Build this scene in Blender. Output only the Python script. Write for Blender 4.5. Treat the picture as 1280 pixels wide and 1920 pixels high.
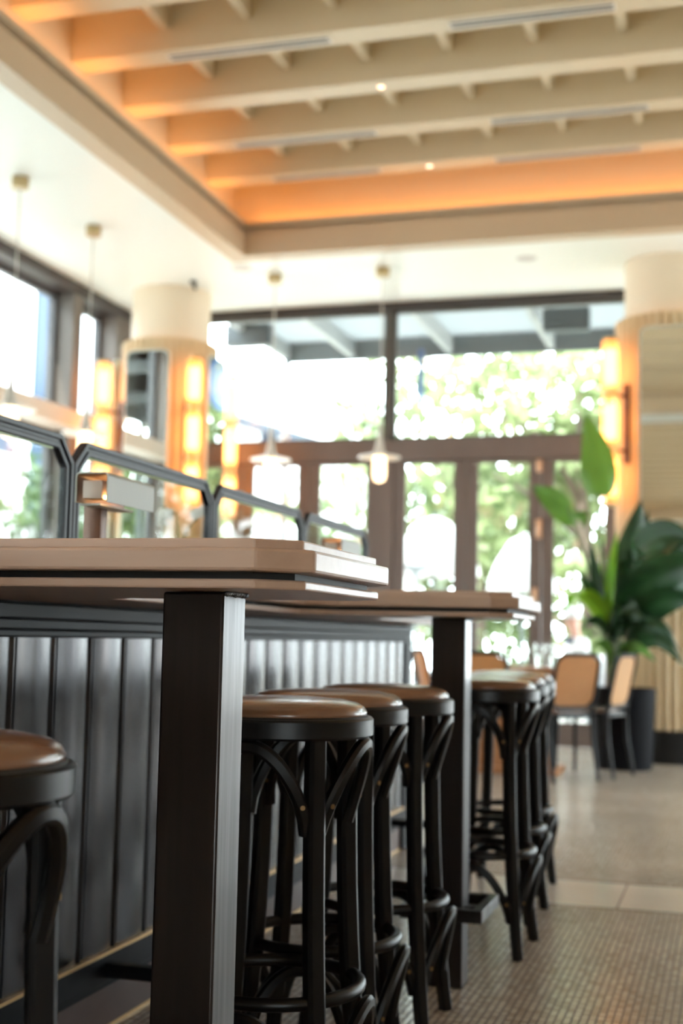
import bpy, bmesh, math, random
from mathutils import Vector, Matrix, Euler
random.seed(7)
PI = math.pi
for o in list(bpy.data.objects): bpy.data.objects.remove(o)
SC = bpy.context.scene
COL = SC.collection

# ------------------------------------------------------------------ camera
YAW, PITCH, ROLL, FPX = 0.29122301, 0.09624202, 0.02047058, 2455.53
fwd = Vector((-math.sin(YAW)*math.cos(PITCH), math.cos(YAW)*math.cos(PITCH), math.sin(PITCH)))
r0 = Vector((math.cos(YAW), math.sin(YAW), 0)); u0 = r0.cross(fwd)
right = r0*math.cos(ROLL) + u0*math.sin(ROLL)
up = -r0*math.sin(ROLL) + u0*math.cos(ROLL)
cam = bpy.data.cameras.new('camera')
cam_o = bpy.data.objects.new('camera', cam); COL.objects.link(cam_o)
mw = Matrix((right, up, -fwd)).transposed().to_4x4(); mw.translation = (0, 0, 0.925)
cam_o.matrix_world = mw
cam.sensor_fit = 'VERTICAL'; cam.sensor_height = 36.0; cam.sensor_width = 24.0
cam.lens = FPX*36.0/1920.0
cam.clip_start = 0.02; cam.clip_end = 400
cam.dof.use_dof = True; cam.dof.focus_distance = 1.98; cam.dof.aperture_fstop = 3.3
cam.dof.aperture_blades = 0
SC.camera = cam_o

# ------------------------------------------------------------------ world, sun, exposure
SKY, SUN, EXPOSURE = 14.0, 9.0, 0.2
W = bpy.data.worlds.new('world'); SC.world = W; W.use_nodes = True
bg = W.node_tree.nodes['Background']
bg.inputs[0].default_value = (0.86, 0.94, 1.0, 1); bg.inputs[1].default_value = SKY
sl = bpy.data.lights.new('sun', 'SUN'); sl.energy = SUN; sl.angle = math.radians(1.5); sl.color = (1, .95, .86)
so = bpy.data.objects.new('sun', sl); COL.objects.link(so)
so.rotation_euler = Vector((0.25, 0.75, -0.9)).to_track_quat('-Z', 'Y').to_euler()
SC.view_settings.view_transform = 'Standard'; SC.view_settings.look = 'None'
SC.view_settings.exposure = EXPOSURE; SC.view_settings.gamma = 1; SC.view_settings.use_curve_mapping = False
cy = SC.cycles
cy.use_denoising = True; cy.max_bounces = 10; cy.diffuse_bounces = 6; cy.glossy_bounces = 5
cy.transmission_bounces = 8; cy.transparent_max_bounces = 24
cy.sample_clamp_indirect = 12; cy.caustics_reflective = False; cy.caustics_refractive = False

# ------------------------------------------------------------------ materials
def mat(name, col, rough=.5, metal=0., spec=.5, coat=0., emit=None, es=0., var=None, bump=None):
    """var = (scale xyz, amount, colour) streak / mottle in the base colour; bump = (scale, strength)"""
    m = bpy.data.materials.new(name); m.use_nodes = True
    nt = m.node_tree; b = nt.nodes['Principled BSDF']
    b.inputs['Base Color'].default_value = (*col, 1); b.inputs['Roughness'].default_value = rough
    b.inputs['Metallic'].default_value = metal; b.inputs['Specular IOR Level'].default_value = spec
    b.inputs['Coat Weight'].default_value = coat; b.inputs['Coat Roughness'].default_value = .12
    if emit: b.inputs['Emission Color'].default_value = (*emit, 1); b.inputs['Emission Strength'].default_value = es
    def noise(scale, detail=4):
        tc = nt.nodes.new('ShaderNodeTexCoord'); mp = nt.nodes.new('ShaderNodeMapping')
        mp.inputs['Scale'].default_value = scale
        nt.links.new(tc.outputs['Object'], mp.inputs['Vector'])
        n = nt.nodes.new('ShaderNodeTexNoise'); n.inputs['Scale'].default_value = 1; n.inputs['Detail'].default_value = detail
        nt.links.new(mp.outputs[0], n.inputs['Vector']); return n
    if var:
        n = noise(var[0]); mx = nt.nodes.new('ShaderNodeMix'); mx.data_type = 'RGBA'
        rp = nt.nodes.new('ShaderNodeMapRange'); rp.inputs[1].default_value = .35; rp.inputs[2].default_value = .68
        rp.inputs[3].default_value = 0; rp.inputs[4].default_value = var[1]
        nt.links.new(n.outputs[0], rp.inputs[0]); nt.links.new(rp.outputs[0], mx.inputs[0])
        mx.inputs[6].default_value = (*col, 1); mx.inputs[7].default_value = (*var[2], 1)
        nt.links.new(mx.outputs[2], b.inputs['Base Color'])
        if len(var) > 3:
            rr = nt.nodes.new('ShaderNodeMapRange'); rr.inputs[1].default_value = .3; rr.inputs[2].default_value = .7
            rr.inputs[3].default_value = rough-var[3]; rr.inputs[4].default_value = rough+var[3]
            nt.links.new(n.outputs[0], rr.inputs[0]); nt.links.new(rr.outputs[0], b.inputs['Roughness'])
    if bump:
        n = noise((bump[0],)*3 if not isinstance(bump[0], tuple) else bump[0]); bp = nt.nodes.new('ShaderNodeBump')
        bp.inputs['Strength'].default_value = bump[1]; bp.inputs['Distance'].default_value = .002
        nt.links.new(n.outputs[0], bp.inputs['Height']); nt.links.new(bp.outputs[0], b.inputs['Normal'])
    return m

def glow(name, col, s):
    m = bpy.data.materials.new(name); m.use_nodes = True; nt = m.node_tree
    nt.nodes.remove(nt.nodes['Principled BSDF'])
    e = nt.nodes.new('ShaderNodeEmission'); e.inputs[0].default_value = (*col, 1); e.inputs[1].default_value = s
    nt.links.new(e.outputs[0], nt.nodes['Material Output'].inputs[0]); return m

def glass(name, tint=(.97, .99, .98), refl=1.0, rough=0.0):
    m = bpy.data.materials.new(name); m.use_nodes = True; nt = m.node_tree
    nt.nodes.remove(nt.nodes['Principled BSDF'])
    t = nt.nodes.new('ShaderNodeBsdfTransparent'); t.inputs[0].default_value = (*tint, 1)
    g = nt.nodes.new('ShaderNodeBsdfGlossy'); g.inputs['Roughness'].default_value = rough
    f = nt.nodes.new('ShaderNodeLayerWeight'); f.inputs[0].default_value = .5      # facing: the same from both sides of the pane
    p5 = nt.nodes.new('ShaderNodeMath'); p5.operation = 'POWER'; p5.inputs[1].default_value = 5
    k = nt.nodes.new('ShaderNodeMath'); k.operation = 'MULTIPLY_ADD'; k.inputs[1].default_value = .9*refl; k.inputs[2].default_value = .035*refl
    mx = nt.nodes.new('ShaderNodeMixShader')
    nt.links.new(f.outputs['Facing'], p5.inputs[0]); nt.links.new(p5.outputs[0], k.inputs[0]); nt.links.new(k.outputs[0], mx.inputs[0])
    nt.links.new(t.outputs[0], mx.inputs[1]); nt.links.new(g.outputs[0], mx.inputs[2])
    nt.links.new(mx.outputs[0], nt.nodes['Material Output'].inputs[0]); return m

def opal(name, col, trans):
    m = bpy.data.materials.new(name); m.use_nodes = True; nt = m.node_tree
    nt.nodes.remove(nt.nodes['Principled BSDF'])
    t = nt.nodes.new('ShaderNodeBsdfTransparent'); t.inputs[0].default_value = (1, .93, .82, 1)
    d = nt.nodes.new('ShaderNodeBsdfTranslucent'); d.inputs[0].default_value = (*col, 1)
    mx = nt.nodes.new('ShaderNodeMixShader'); mx.inputs[0].default_value = 1-trans
    nt.links.new(t.outputs[0], mx.inputs[1]); nt.links.new(d.outputs[0], mx.inputs[2])
    nt.links.new(mx.outputs[0], nt.nodes['Material Output'].inputs[0]); return m

def leafmat(name, c1, c2, tl=.45, rough=.35, scale=3.0, c3=None):
    m = bpy.data.materials.new(name); m.use_nodes = True; nt = m.node_tree
    b = nt.nodes['Principled BSDF']; b.inputs['Roughness'].default_value = rough
    tc = nt.nodes.new('ShaderNodeTexCoord'); n = nt.nodes.new('ShaderNodeTexNoise'); n.inputs['Scale'].default_value = scale
    nt.links.new(tc.outputs['Object'], n.inputs['Vector'])
    cr = nt.nodes.new('ShaderNodeValToRGB')
    cr.color_ramp.elements[0].position = .35; cr.color_ramp.elements[0].color = (*c1, 1)
    cr.color_ramp.elements[1].position = .6; cr.color_ramp.elements[1].color = (*c2, 1)
    if c3:
        e = cr.color_ramp.elements.new(.68); e.color = (*c3, 1)
    nt.links.new(n.outputs[0], cr.inputs[0]); nt.links.new(cr.outputs[0], b.inputs['Base Color'])
    t = nt.nodes.new('ShaderNodeBsdfTranslucent'); nt.links.new(cr.outputs[0], t.inputs[0])
    mx = nt.nodes.new('ShaderNodeMixShader'); mx.inputs[0].default_value = tl
    nt.links.new(b.outputs[0], mx.inputs[1]); nt.links.new(t.outputs[0], mx.inputs[2])
    nt.links.new(mx.outputs[0], nt.nodes['Material Output'].inputs[0]); return m

def floor_material():
    m = bpy.data.materials.new('mosaic_floor'); m.use_nodes = True; nt = m.node_tree; L = nt.links.new
    b = nt.nodes['Principled BSDF']
    N = lambda t: nt.nodes.new(t)
    geo = N('ShaderNodeNewGeometry'); sp = N('ShaderNodeSeparateXYZ'); L(geo.outputs['Position'], sp.inputs[0])
    def M(op, a, bb=None, c=None):
        n = N('ShaderNodeMath'); n.operation = op
        for i, v in enumerate((a, bb, c)):
            if v is None: continue
            if isinstance(v, (int, float)): n.inputs[i].default_value = v
            else: L(v, n.inputs[i])
        return n.outputs[0]
    P = .0195
    def grid(s, p, w):      # 1 inside a tile, 0 in the joint
        f = M('FRACT', M('DIVIDE', s, p)); d = M('MINIMUM', f, M('SUBTRACT', 1, f))
        n = N('ShaderNodeMapRange'); n.interpolation_type = 'SMOOTHSTEP'
        n.inputs[1].default_value = w*.45; n.inputs[2].default_value = w; L(d, n.inputs[0]); return n.outputs[0]
    tile = M('MULTIPLY', grid(sp.outputs[0], P, .17), grid(sp.outputs[1], P, .15))
    # a colour per tile
    cx = M('FLOOR', M('DIVIDE', sp.outputs[0], P)); cyy = M('FLOOR', M('DIVIDE', sp.outputs[1], P))
    cb = N('ShaderNodeCombineXYZ'); L(cx, cb.inputs[0]); L(cyy, cb.inputs[1])
    wn = N('ShaderNodeTexWhiteNoise'); wn.noise_dimensions = '2D'; L(cb.outputs[0], wn.inputs['Vector'])
    cr = N('ShaderNodeValToRGB'); L(wn.outputs['Value'], cr.inputs[0])
    cr.color_ramp.elements[0].color = (.55, .44, .335, 1); cr.color_ramp.elements[1].color = (.84, .73, .605, 1)
    big = N('ShaderNodeTexNoise'); big.inputs['Scale'].default_value = 1.6; L(geo.outputs['Position'], big.inputs['Vector'])
    mo = N('ShaderNodeMix'); mo.data_type = 'RGBA'; mo.inputs[0].default_value = 1
    mo.blend_type = 'MULTIPLY'
    mr = N('ShaderNodeMapRange'); mr.inputs[1].default_value = .3; mr.inputs[2].default_value = .7; mr.inputs[3].default_value = .8; mr.inputs[4].default_value = 1.1
    L(big.outputs[0], mr.inputs[0]); L(cr.outputs[0], mo.inputs[6]); L(mr.outputs[0], mo.inputs[7])
    g = N('ShaderNodeMix'); g.data_type = 'RGBA'; g.inputs[6].default_value = (.045, .033, .027, 1)
    L(tile, g.inputs[0]); L(mo.outputs[2], g.inputs[7])
    # marble band across the floor
    y0, y1 = 4.79, 5.31
    inb = M('MULTIPLY', M('GREATER_THAN', sp.outputs[1], y0), M('LESS_THAN', sp.outputs[1], y1))
    sx = M('FRACT', M('DIVIDE', M('ADD', sp.outputs[0], .40), .62))
    jx = M('LESS_THAN', M('MINIMUM', sx, M('SUBTRACT', 1, sx)), .006)
    jy = M('LESS_THAN', M('MINIMUM', M('ABSOLUTE', M('SUBTRACT', sp.outputs[1], y0)), M('ABSOLUTE', M('SUBTRACT', sp.outputs[1], y1))), .012)
    mn = N('ShaderNodeTexNoise'); mn.inputs['Scale'].default_value = 5; mn.inputs['Detail'].default_value = 6; L(geo.outputs['Position'], mn.inputs['Vector'])
    mcr = N('ShaderNodeValToRGB'); L(mn.outputs[0], mcr.inputs[0])
    mcr.color_ramp.elements[0].color = (.70, .62, .54, 1); mcr.color_ramp.elements[1].color = (.84, .79, .73, 1)
    mj = N('ShaderNodeMix'); mj.data_type = 'RGBA'; L(jx, mj.inputs[0]); L(mcr.outputs[0], mj.inputs[6]); mj.inputs[7].default_value = (.30, .25, .21, 1)
    fin = N('ShaderNodeMix'); fin.data_type = 'RGBA'; L(inb, fin.inputs[0]); L(g.outputs[2], fin.inputs[6]); L(mj.outputs[2], fin.inputs[7])
    f2 = N('ShaderNodeMix'); f2.data_type = 'RGBA'; L(jy, f2.inputs[0]); L(fin.outputs[2], f2.inputs[6]); f2.inputs[7].default_value = (.10, .08, .07, 1)
    L(f2.outputs[2], b.inputs['Base Color'])
    b.inputs['Specular IOR Level'].default_value = .7
    rt = N('ShaderNodeMix'); rt.inputs[2].default_value = .62; rt.inputs[3].default_value = .19
    L(M('MAXIMUM', tile, inb), rt.inputs[0]); L(rt.outputs[0], b.inputs['Roughness'])
    # each tile is laid very slightly out of level
    nb = N('ShaderNodeBump'); nb.inputs['Strength'].default_value = .25; nb.inputs['Distance'].default_value = .0006
    L(M('ADD', M('MULTIPLY', M('MAXIMUM', tile, inb), 1.0), M('MULTIPLY', wn.outputs['Value'], .10)), nb.inputs['Height']); L(nb.outputs[0], b.inputs['Normal'])
    return m

M_ = {}
M_['white'] = mat('white_plaster', (.86, .91, .87), .38)
M_['beige'] = mat('beige_paint', (.58, .475, .335), .45)
M_['cream'] = mat('cream_beam_paint', (.70, .60, .43), .42)
M_['wall'] = mat('wall_paint', (.52, .42, .32), .6)
M_['flute'] = mat('cream_fluted_wood', (.72, .57, .36), .5, var=((9, 9, .6), .35, (.60, .44, .26)))
M_['shaft'] = mat('pale_plaster_shaft', (.82, .70, .54), .5)
M_['brownframe'] = mat('brown_door_frame', (.165, .128, .117), .45, var=((6, 6, 1), .4, (.135, .104, .094)))
M_['greyframe'] = mat('taupe_window_frame', (.16, .14, .125), .5)
M_['darkframe'] = mat('dark_bronze', (.045, .036, .034), .45)
M_['wood'] = mat('stained_table_wood', (.46, .315, .235), .40, coat=.15, var=((3, 30, 30), .6, (.36, .235, .17)), bump=((6, 90, 90), .12))
M_['steel'] = mat('brushed_dark_steel', (.027, .020, .019), .40, metal=.65, coat=.25, var=((60, 60, 2.5), .6, (.016, .013, .0125), .08), bump=((160, 160, 6), .10))
M_['weld'] = mat('weld_bead', (.12, .12, .12), .5, metal=.9, bump=(260, 1.0))
M_['panel'] = mat('patinated_metal_panel', (.036, .029, .027), .22, metal=.45, var=((30, 30, 1.2), .5, (.022, .026, .034), .05), spec=.36, bump=((50, 50, 1.5), .015))
M_['groove'] = mat('panel_joint', (.012, .012, .013), .6)
M_['rail'] = mat('blackened_rail', (.008, .010, .015), .45, spec=.14)
M_['gold'] = mat('brass_strip', (.72, .47, .22), .32, metal=.9)
M_['base'] = mat('oxblood_base', (.085, .045, .035), .42, var=((5, 5, 14), .6, (.13, .075, .06)))
M_['frame'] = mat('slate_metal_frame', (.013, .0155, .021), .40, metal=.1, spec=.4)
M_['black'] = mat('black_stained_bentwood', (.0026, .0026, .0032), .34, spec=.24, var=((20, 20, 3), .4, (.006, .005, .005)))
M_['blackgap'] = mat('black_welt_gap_shade', (.006, .006, .006), .6)
M_['leather'] = mat('brown_leather', (.165, .078, .042), .26, spec=.6, coat=.3, var=((14, 14, 14), .5, (.23, .11, .058)), bump=(240, .12))
M_['brass'] = mat('brass_screw', (.26, .17, .085), .4, metal=1)
M_['copper'] = mat('copper_plate', (.80, .52, .36), .4, metal=.6)
M_['lampgrey'] = mat('warm_grey_enamel', (.37, .395, .355), .42)
M_['lampdark'] = mat('lamp_lining', (.10, .065, .05), .5)
M_['lampbox'] = mat('lamp_socket_box', (.45, .37, .31), .45)
M_['bronze'] = mat('bronze_post', (.12, .058, .034), .40, metal=.3)
M_['mirror'] = mat('mirror_silver', (.93, .95, .92), .012, metal=1)
M_['backing'] = mat('mirror_backing', (.72, .80, .74), .4)
M_['skirt'] = mat('black_skirting', (.009, .009, .010), .5, spec=.3)
M_['planter'] = mat('black_planter', (.006, .006, .008), .6, spec=.08)
M_['soil'] = mat('soil', (.02, .014, .01), .9)
M_['cane'] = mat('woven_cane', (.62, .36, .17), .55, var=((60, 60, 60), .5, (.50, .27, .12)))
M_['oak'] = mat('orange_oak', (.46, .20, .075), .4, var=((3, 20, 20), .5, (.36, .15, .055)))
M_['vent'] = mat('vent_slot', (.045, .042, .038), .6)
M_['trimw'] = mat('vent_trim', (.80, .76, .68), .4)
M_['canopy'] = mat('brass_canopy', (.50, .38, .20), .38, metal=.6)
M_['cord'] = mat('pale_cord', (.62, .60, .55), .6)
M_['shade'] = mat('white_enamel_shade', (.86, .84, .80), .3)
M_['pglass'] = glass('window_glass', (.96, .985, .975), .8)
M_['sglass'] = glass('screen_glass', (.965, .985, .97), .5)
M_['gedge'] = mat('green_glass_edge', (.50, .68, .34), .2, spec=.6)
M_['tumbler'] = mat('tumbler_glass', (.97, .98, .98), .02)
M_['tumbler'].node_tree.nodes['Principled BSDF'].inputs['Transmission Weight'].default_value = 1.0
M_['tube'] = opal('frosted_tube', (1.0, .70, .42), .42)
M_['core'] = glow('warm_lamp_core', (1.0, .43, .13), 12.0)
M_['bulb'] = glow('opal_bulb', (1.0, .70, .40), 4.5)
M_['led'] = glow('cove_strip', (1.0, .37, .085), 11.5)
M_['led_b'] = glow('boosted_cove_strip', (1.0, .62, .34), 22.0)  # made stronger and whiter than the other strips to brighten the mirrored ceiling
M_['lampled'] = glow('task_lamp_strip', (1.0, .50, .18), 14.0)
M_['spot'] = glow('downlight_lens', (1.0, .62, .40), 5.0)
M_['leafA'] = leafmat('paddle_leaf', (.085, .20, .035), (.13, .30, .045), .40, .32)
M_['leafL'] = leafmat('young_leaf', (.16, .42, .02), (.26, .55, .03), .5, .32)
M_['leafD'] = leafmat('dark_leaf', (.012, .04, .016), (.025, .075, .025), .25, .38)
M_['stem'] = mat('leaf_stalk', (.10, .14, .05), .5)
M_['flower'] = leafmat('white_petal', (.85, .85, .82), (.9, .9, .88), .4, .5)
M_['patio'] = mat('pale_paving', (.55, .52, .48), .6, var=((2, 2, 2), .4, (.46, .44, .40)))
M_['awn'] = mat('awning_sheet', (.40, .42, .42), .5)
M_['awnb'] = mat('awning_fascia', (.15, .17, .18), .5)
M_['heater'] = mat('heater_body', (.085, .10, .11), .5)
M_['umb'] = mat('parasol_canvas', (.88, .88, .86), .7)
M_['bldw'] = mat('white_render', (.82, .83, .84), .6)
M_['bldb'] = mat('blue_grey_cladding', (.028, .050, .085), .5, spec=.2)
M_['bark'] = mat('tree_bark', (.10, .075, .055), .8, bump=(30, .6))
M_['floor'] = floor_material()

# ------------------------------------------------------------------ mesh helpers
class MB:
    def __init__(s): s.bm = bmesh.new()
    def box(s, x0, x1, y0, y1, z0, z1, bev=0, rot=None, piv=None):
        r = bmesh.ops.create_cube(s.bm, size=1)
        vs = r['verts']
        for v in vs:
            v.co = Vector(((x0+x1)/2+v.co.x*(x1-x0), (y0+y1)/2+v.co.y*(y1-y0), (z0+z1)/2+v.co.z*(z1-z0)))
        if bev:
            es = list({e for v in vs for e in v.link_edges})
            r2 = bmesh.ops.bevel(s.bm, geom=es, offset=bev, segments=2, profile=.5, affect='EDGES')
            vs = list({v for f in r2['faces'] for v in f.verts} | {v for v in vs if v.is_valid})
        if rot is not None:
            bmesh.ops.rotate(s.bm, verts=vs, cent=piv or ((x0+x1)/2, (y0+y1)/2, (z0+z1)/2), matrix=rot)
        return s
    def tube(s, pts, rad, n=10, closed=False, cap=True, sq=None, upv=None):
        """sweep a circle (or an sq=(half w, half h, bevel) section) along pts"""
        pts = [Vector(p) for p in pts]; K = len(pts)
        rads = rad if isinstance(rad, (list, tuple)) else [rad]*K
        rings = []; nrm = None
        for i, p in enumerate(pts):
            a = pts[(i-1) % K] if (closed or i > 0) else p
            b = pts[(i+1) % K] if (closed or i < K-1) else p
            t = (b-a).normalized()
            if upv is not None:
                nrm = Vector(upv(i) if callable(upv) else upv); nrm = (nrm - t*nrm.dot(t)).normalized()
            elif nrm is None:
                w = Vector((0, 0, 1)) if abs(t.z) < .9 else Vector((1, 0, 0))
                nrm = (w - t*w.dot(t)).normalized()
            else:
                nrm = (nrm - t*nrm.dot(t)).normalized()
            bn = t.cross(nrm)
            if sq:
                w, h, c = sq; k = rads[i]
                prof = [(w-c, -h), (w, -h+c), (w, h-c), (w-c, h), (-w+c, h), (-w, h-c), (-w, -h+c), (-w+c, -h)]
                ring = [s.bm.verts.new(p+nrm*(x*k)+bn*(y*k)) for x, y in prof]
            else:
                ring = [s.bm.verts.new(p+(nrm*math.cos(2*PI*j/n)+bn*math.sin(2*PI*j/n))*rads[i]) for j in range(n)]
            rings.append(ring)
        m = len(rings[0])
        for i in range(K if closed else K-1):
            A, B = rings[i], rings[(i+1) % K]
            for j in range(m):
                s.bm.faces.new((A[j], A[(j+1) % m], B[(j+1) % m], B[j]))
        if cap and not closed:
            s.bm.faces.new(list(reversed(rings[0]))); s.bm.faces.new(rings[-1])
        return s
    def lathe(s, prof, n=32, c=(0, 0), closed=False, mod=None):
        """prof = [(r, z)...] round the vertical through c"""
        rings = []
        for r, z in prof:
            if r < 1e-6: rings.append([s.bm.verts.new((c[0], c[1], z))])
            else:
                ring = []
                for j in range(n):
                    a = 2*PI*j/n; rr = r*(mod(j) if mod else 1)
                    ring.append(s.bm.verts.new((c[0]+rr*math.cos(a), c[1]+rr*math.sin(a), z)))
                rings.append(ring)
        pairs = list(zip(rings, rings[1:])) + ([(rings[-1], rings[0])] if closed else [])
        for A, B in pairs:
            for j in range(n):
                k = (j+1) % n
                if len(A) == 1 and len(B) == 1: continue
                if len(A) == 1: s.bm.faces.new((A[0], B[k], B[j]))
                elif len(B) == 1: s.bm.faces.new((A[j], A[k], B[0]))
                else: s.bm.faces.new((A[j], A[k], B[k], B[j]))
        return s
    def prism(s, poly, f0, f1, caps=True):
        """poly = 2D outline; f0/f1 map (a, b) to a 3D point on each end"""
        A = [s.bm.verts.new(f0(*p)) for p in poly]; B = [s.bm.verts.new(f1(*p)) for p in poly]
        k = len(poly)
        for i in range(k): s.bm.faces.new((A[i], A[(i+1) % k], B[(i+1) % k], B[i]))
        if caps: s.bm.faces.new(list(reversed(A))); s.bm.faces.new(B)
        return s
    def ring_prism(s, outer, inner, f0, f1):
        k = len(outer)
        V = [[s.bm.verts.new(f(*p)) for p in poly] for f in (f0, f1) for poly in (outer, inner)]
        o0, i0, o1, i1 = V
        for i in range(k):
            j = (i+1) % k
            s.bm.faces.new((o0[i], o0[j], o1[j], o1[i])); s.bm.faces.new((i0[j], i0[i], i1[i], i1[j]))
            s.bm.faces.new((o0[j], o0[i], i0[i], i0[j])); s.bm.faces.new((o1[i], o1[j], i1[j], i1[i]))
        return s
    def quadgrid(s, rows):
        V = [[s.bm.verts.new(p) for p in r] for r in rows]
        for a, b in zip(V, V[1:]):
            for i in range(len(a)-1): s.bm.faces.new((a[i], a[i+1], b[i+1], b[i]))
        return s
    def build(s, name, m, parent=None, smooth=40, bevel=0):
        bmesh.ops.recalc_face_normals(s.bm, faces=s.bm.faces[:])
        me = bpy.data.meshes.new(name); s.bm.to_mesh(me); s.bm.free()
        me.materials.append(M_[m] if isinstance(m, str) else m)
        if smooth:
            for p in me.polygons: p.use_smooth = True
            me.set_sharp_from_angle(angle=math.radians(smooth))
        o = bpy.data.objects.new(name, me); COL.objects.link(o)
        if parent is not None: o.parent = parent
        if bevel:
            b = o.modifiers.new('bevel', 'BEVEL'); b.width = bevel; b.segments = 2; b.limit_method = 'ANGLE'; b.angle_limit = math.radians(35)
        return o

def tag(o, label, cat, group=None):
    o['label'] = label; o['category'] = cat
    if group: o['group'] = group
    return o
def thing(name, label, cat, loc=(0, 0, 0), rz=0, group=None):
    o = bpy.data.objects.new(name, None); COL.objects.link(o)
    o.empty_display_size = .1; o.location = loc; o.rotation_euler = (0, 0, rz)
    return tag(o, label, cat, group)
def struct(o, label=None):
    o['kind'] = 'structure'
    if label: o['label'] = label
    return o
def empty_struct(name, loc=(0, 0, 0)):
    o = bpy.data.objects.new(name, None); COL.objects.link(o); o.location = loc; o['kind'] = 'structure'; return o
def dup(root, loc, rz, label):
    r = root.copy(); COL.objects.link(r); r.location = loc; r.rotation_euler = (0, 0, rz); r['label'] = label
    for ch in list(root.children):
        c = ch.copy(); COL.objects.link(c); c.parent = r
        for g in list(ch.children):
            d = g.copy(); COL.objects.link(d); d.parent = c
    return r
def box(name, m, *a, parent=None, bev=0, bevel=0):
    return MB().box(*a, bev=bev).build(name, m, parent, bevel=bevel)
def offset_poly(poly, d):
    """inset (d > 0) a counter-clockwise outline"""
    out = []; k = len(poly)
    for i in range(k):
        p0, p1, p2 = Vector(poly[i-1]), Vector(poly[i]), Vector(poly[(i+1) % k])
        e1 = (p1-p0).normalized(); e2 = (p2-p1).normalized()
        n1 = Vector((-e1.y, e1.x)); n2 = Vector((-e2.y, e2.x))
        b = (n1+n2); b = b/(b.dot(n1))
        out.append(tuple(p1+b*d))
    return out
def rrect(w0, w1, h0, h1, r, seg=5):
    out = []
    for cx, cz, a0 in ((w1-r, h0+r, -PI/2), (w1-r, h1-r, 0), (w0+r, h1-r, PI/2), (w0+r, h0+r, PI)):
        for i in range(seg+1):
            a = a0+PI/2*i/seg; out.append((cx+r*math.cos(a), cz+r*math.sin(a)))
    return out

# ================================================================== SETTING
XL, XR, YB, YN, ZC = -5.7, 4.6, 11.78, -14.0, 4.1
struct(box('floor', 'floor', XL-.25, XR+.25, YN-.2, YB+.2, -.12, 0))
# two coffered recesses, one above the bar and one farther back towards the street
CX0, CX1 = -3.9, 3.0
RECESS = [(2.9, 10.03), (-13.0, 1.9)]
CY0, CY1 = RECESS[0]
ZL, ZT = 4.385, 5.0
cm = MB()
cm.box(XL-.3, CX0-.16, YN-.3, YB+.3, ZC, ZC+.22); cm.box(CX1+.16, XR+.3, YN-.3, YB+.3, ZC, ZC+.22)
for y0, y1 in ((10.19, YB+.3), (2.06, 2.74), (YN-.3, -13.16)): cm.box(CX0-.16, CX1+.16, y0, y1, ZC, ZC+.22)
struct(cm.build('ceiling', 'white'))
e = .012
for ri, (cy0, cy1) in enumerate(RECESS):
    fm = MB()
    for a in ((CX0-.16, CX0, cy0-.16, cy1+.16, ZC-.001, ZC+.20), (CX1, CX1+.16, cy0-.16, cy1+.16, ZC-.001, ZC+.20),
              (CX0, CX1, cy1, cy1+.16, ZC-.001, ZC+.20), (CX0, CX1, cy0-.16, cy0, ZC-.001, ZC+.20)): fm.box(*a)
    struct(fm.build('trim_1', 'beige'))
    lm = MB()     # recessed shadow groove, then the lip of the cove shelf
    for d0, d1, z0, z1 in ((.16, -.05, ZC+.20, ZC+.245), (.16, 0, ZC+.245, ZC+.26), (.03, e, ZC+.26, ZL)):
        for a in ((CX0-d0, CX0+d1, cy0-d0, cy1+d0, z0, z1), (CX1-d1, CX1+d0, cy0-d0, cy1+d0, z0, z1),
                  (CX0+d1, CX1-d1, cy1-d1, cy1+d0, z0, z1), (CX0+d1, CX1-d1, cy0-d0, cy0+d1, z0, z1)): lm.box(*a)
    struct(lm.build('trim_2', 'beige'))
    um = MB()
    for a in ((CX0-.2, CX0-.16, cy0-.2, cy1+.2, ZC+.2, ZT), (CX1+.16, CX1+.2, cy0-.2, cy1+.2, ZC+.2, ZT),
              (CX0-.16, CX1+.16, cy1+.16, cy1+.2, ZC+.2, ZT), (CX0-.16, CX1+.16, cy0-.2, cy0-.16, ZC+.2, ZT)): um.box(*a)
    struct(um.build('trim_3', 'cream'))
    struct(box('trim_4', 'cream', CX0-.2, CX1+.2, cy0-.2, cy1+.2, ZT-.03, ZT+.1))
# roof above everything so that no daylight leaks in
struct(box('roof_slab', 'white', XL-.35, XR+.35, YN-.35, YB+.35, ZT+.1, ZT+.3))
pr = MB()
pr.box(XL-.35, XL-.25, YN-.35, YB+.35, ZC, ZT+.1); pr.box(XR+.25, XR+.35, YN-.35, YB+.35, ZC, ZT+.1)
pr.box(XL-.35, XR+.35, YB+.25, YB+.35, ZC, ZT+.1); pr.box(XL-.35, XR+.35, YN-.35, YN-.25, ZC, ZT+.1)
struct(pr.build('trim_5', 'bldw'))
# LED strips lying on the cove shelf
def led(nm, a, lab):
    tag(box(nm, 'led' if 'camera' not in lab else 'led_b', *a), lab, 'light strip', 'cove light strips round the ceiling recess')
for cy0, cy1, wh in ((CY0, CY1, 'ceiling recess above the bar'), (RECESS[1][0], RECESS[1][1], 'second ceiling recess behind the camera')):
    led('cove_light_strip', (CX0-.11, CX0-.06, cy0+.1, cy1-.05, ZC+.2605, ZC+.272), 'warm orange light strip on the window-side ledge of the '+wh)
    led('cove_light_strip', (CX0+.05, CX1-.05, cy1+.06, cy1+.11, ZC+.2605, ZC+.272), 'warm orange light strip on the far ledge of the '+wh)
    led('cove_light_strip', (CX1+.06, CX1+.11, cy0+.1, cy1-.05, ZC+.2605, ZC+.272), 'warm orange light strip on the inner ledge of the '+wh)
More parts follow.
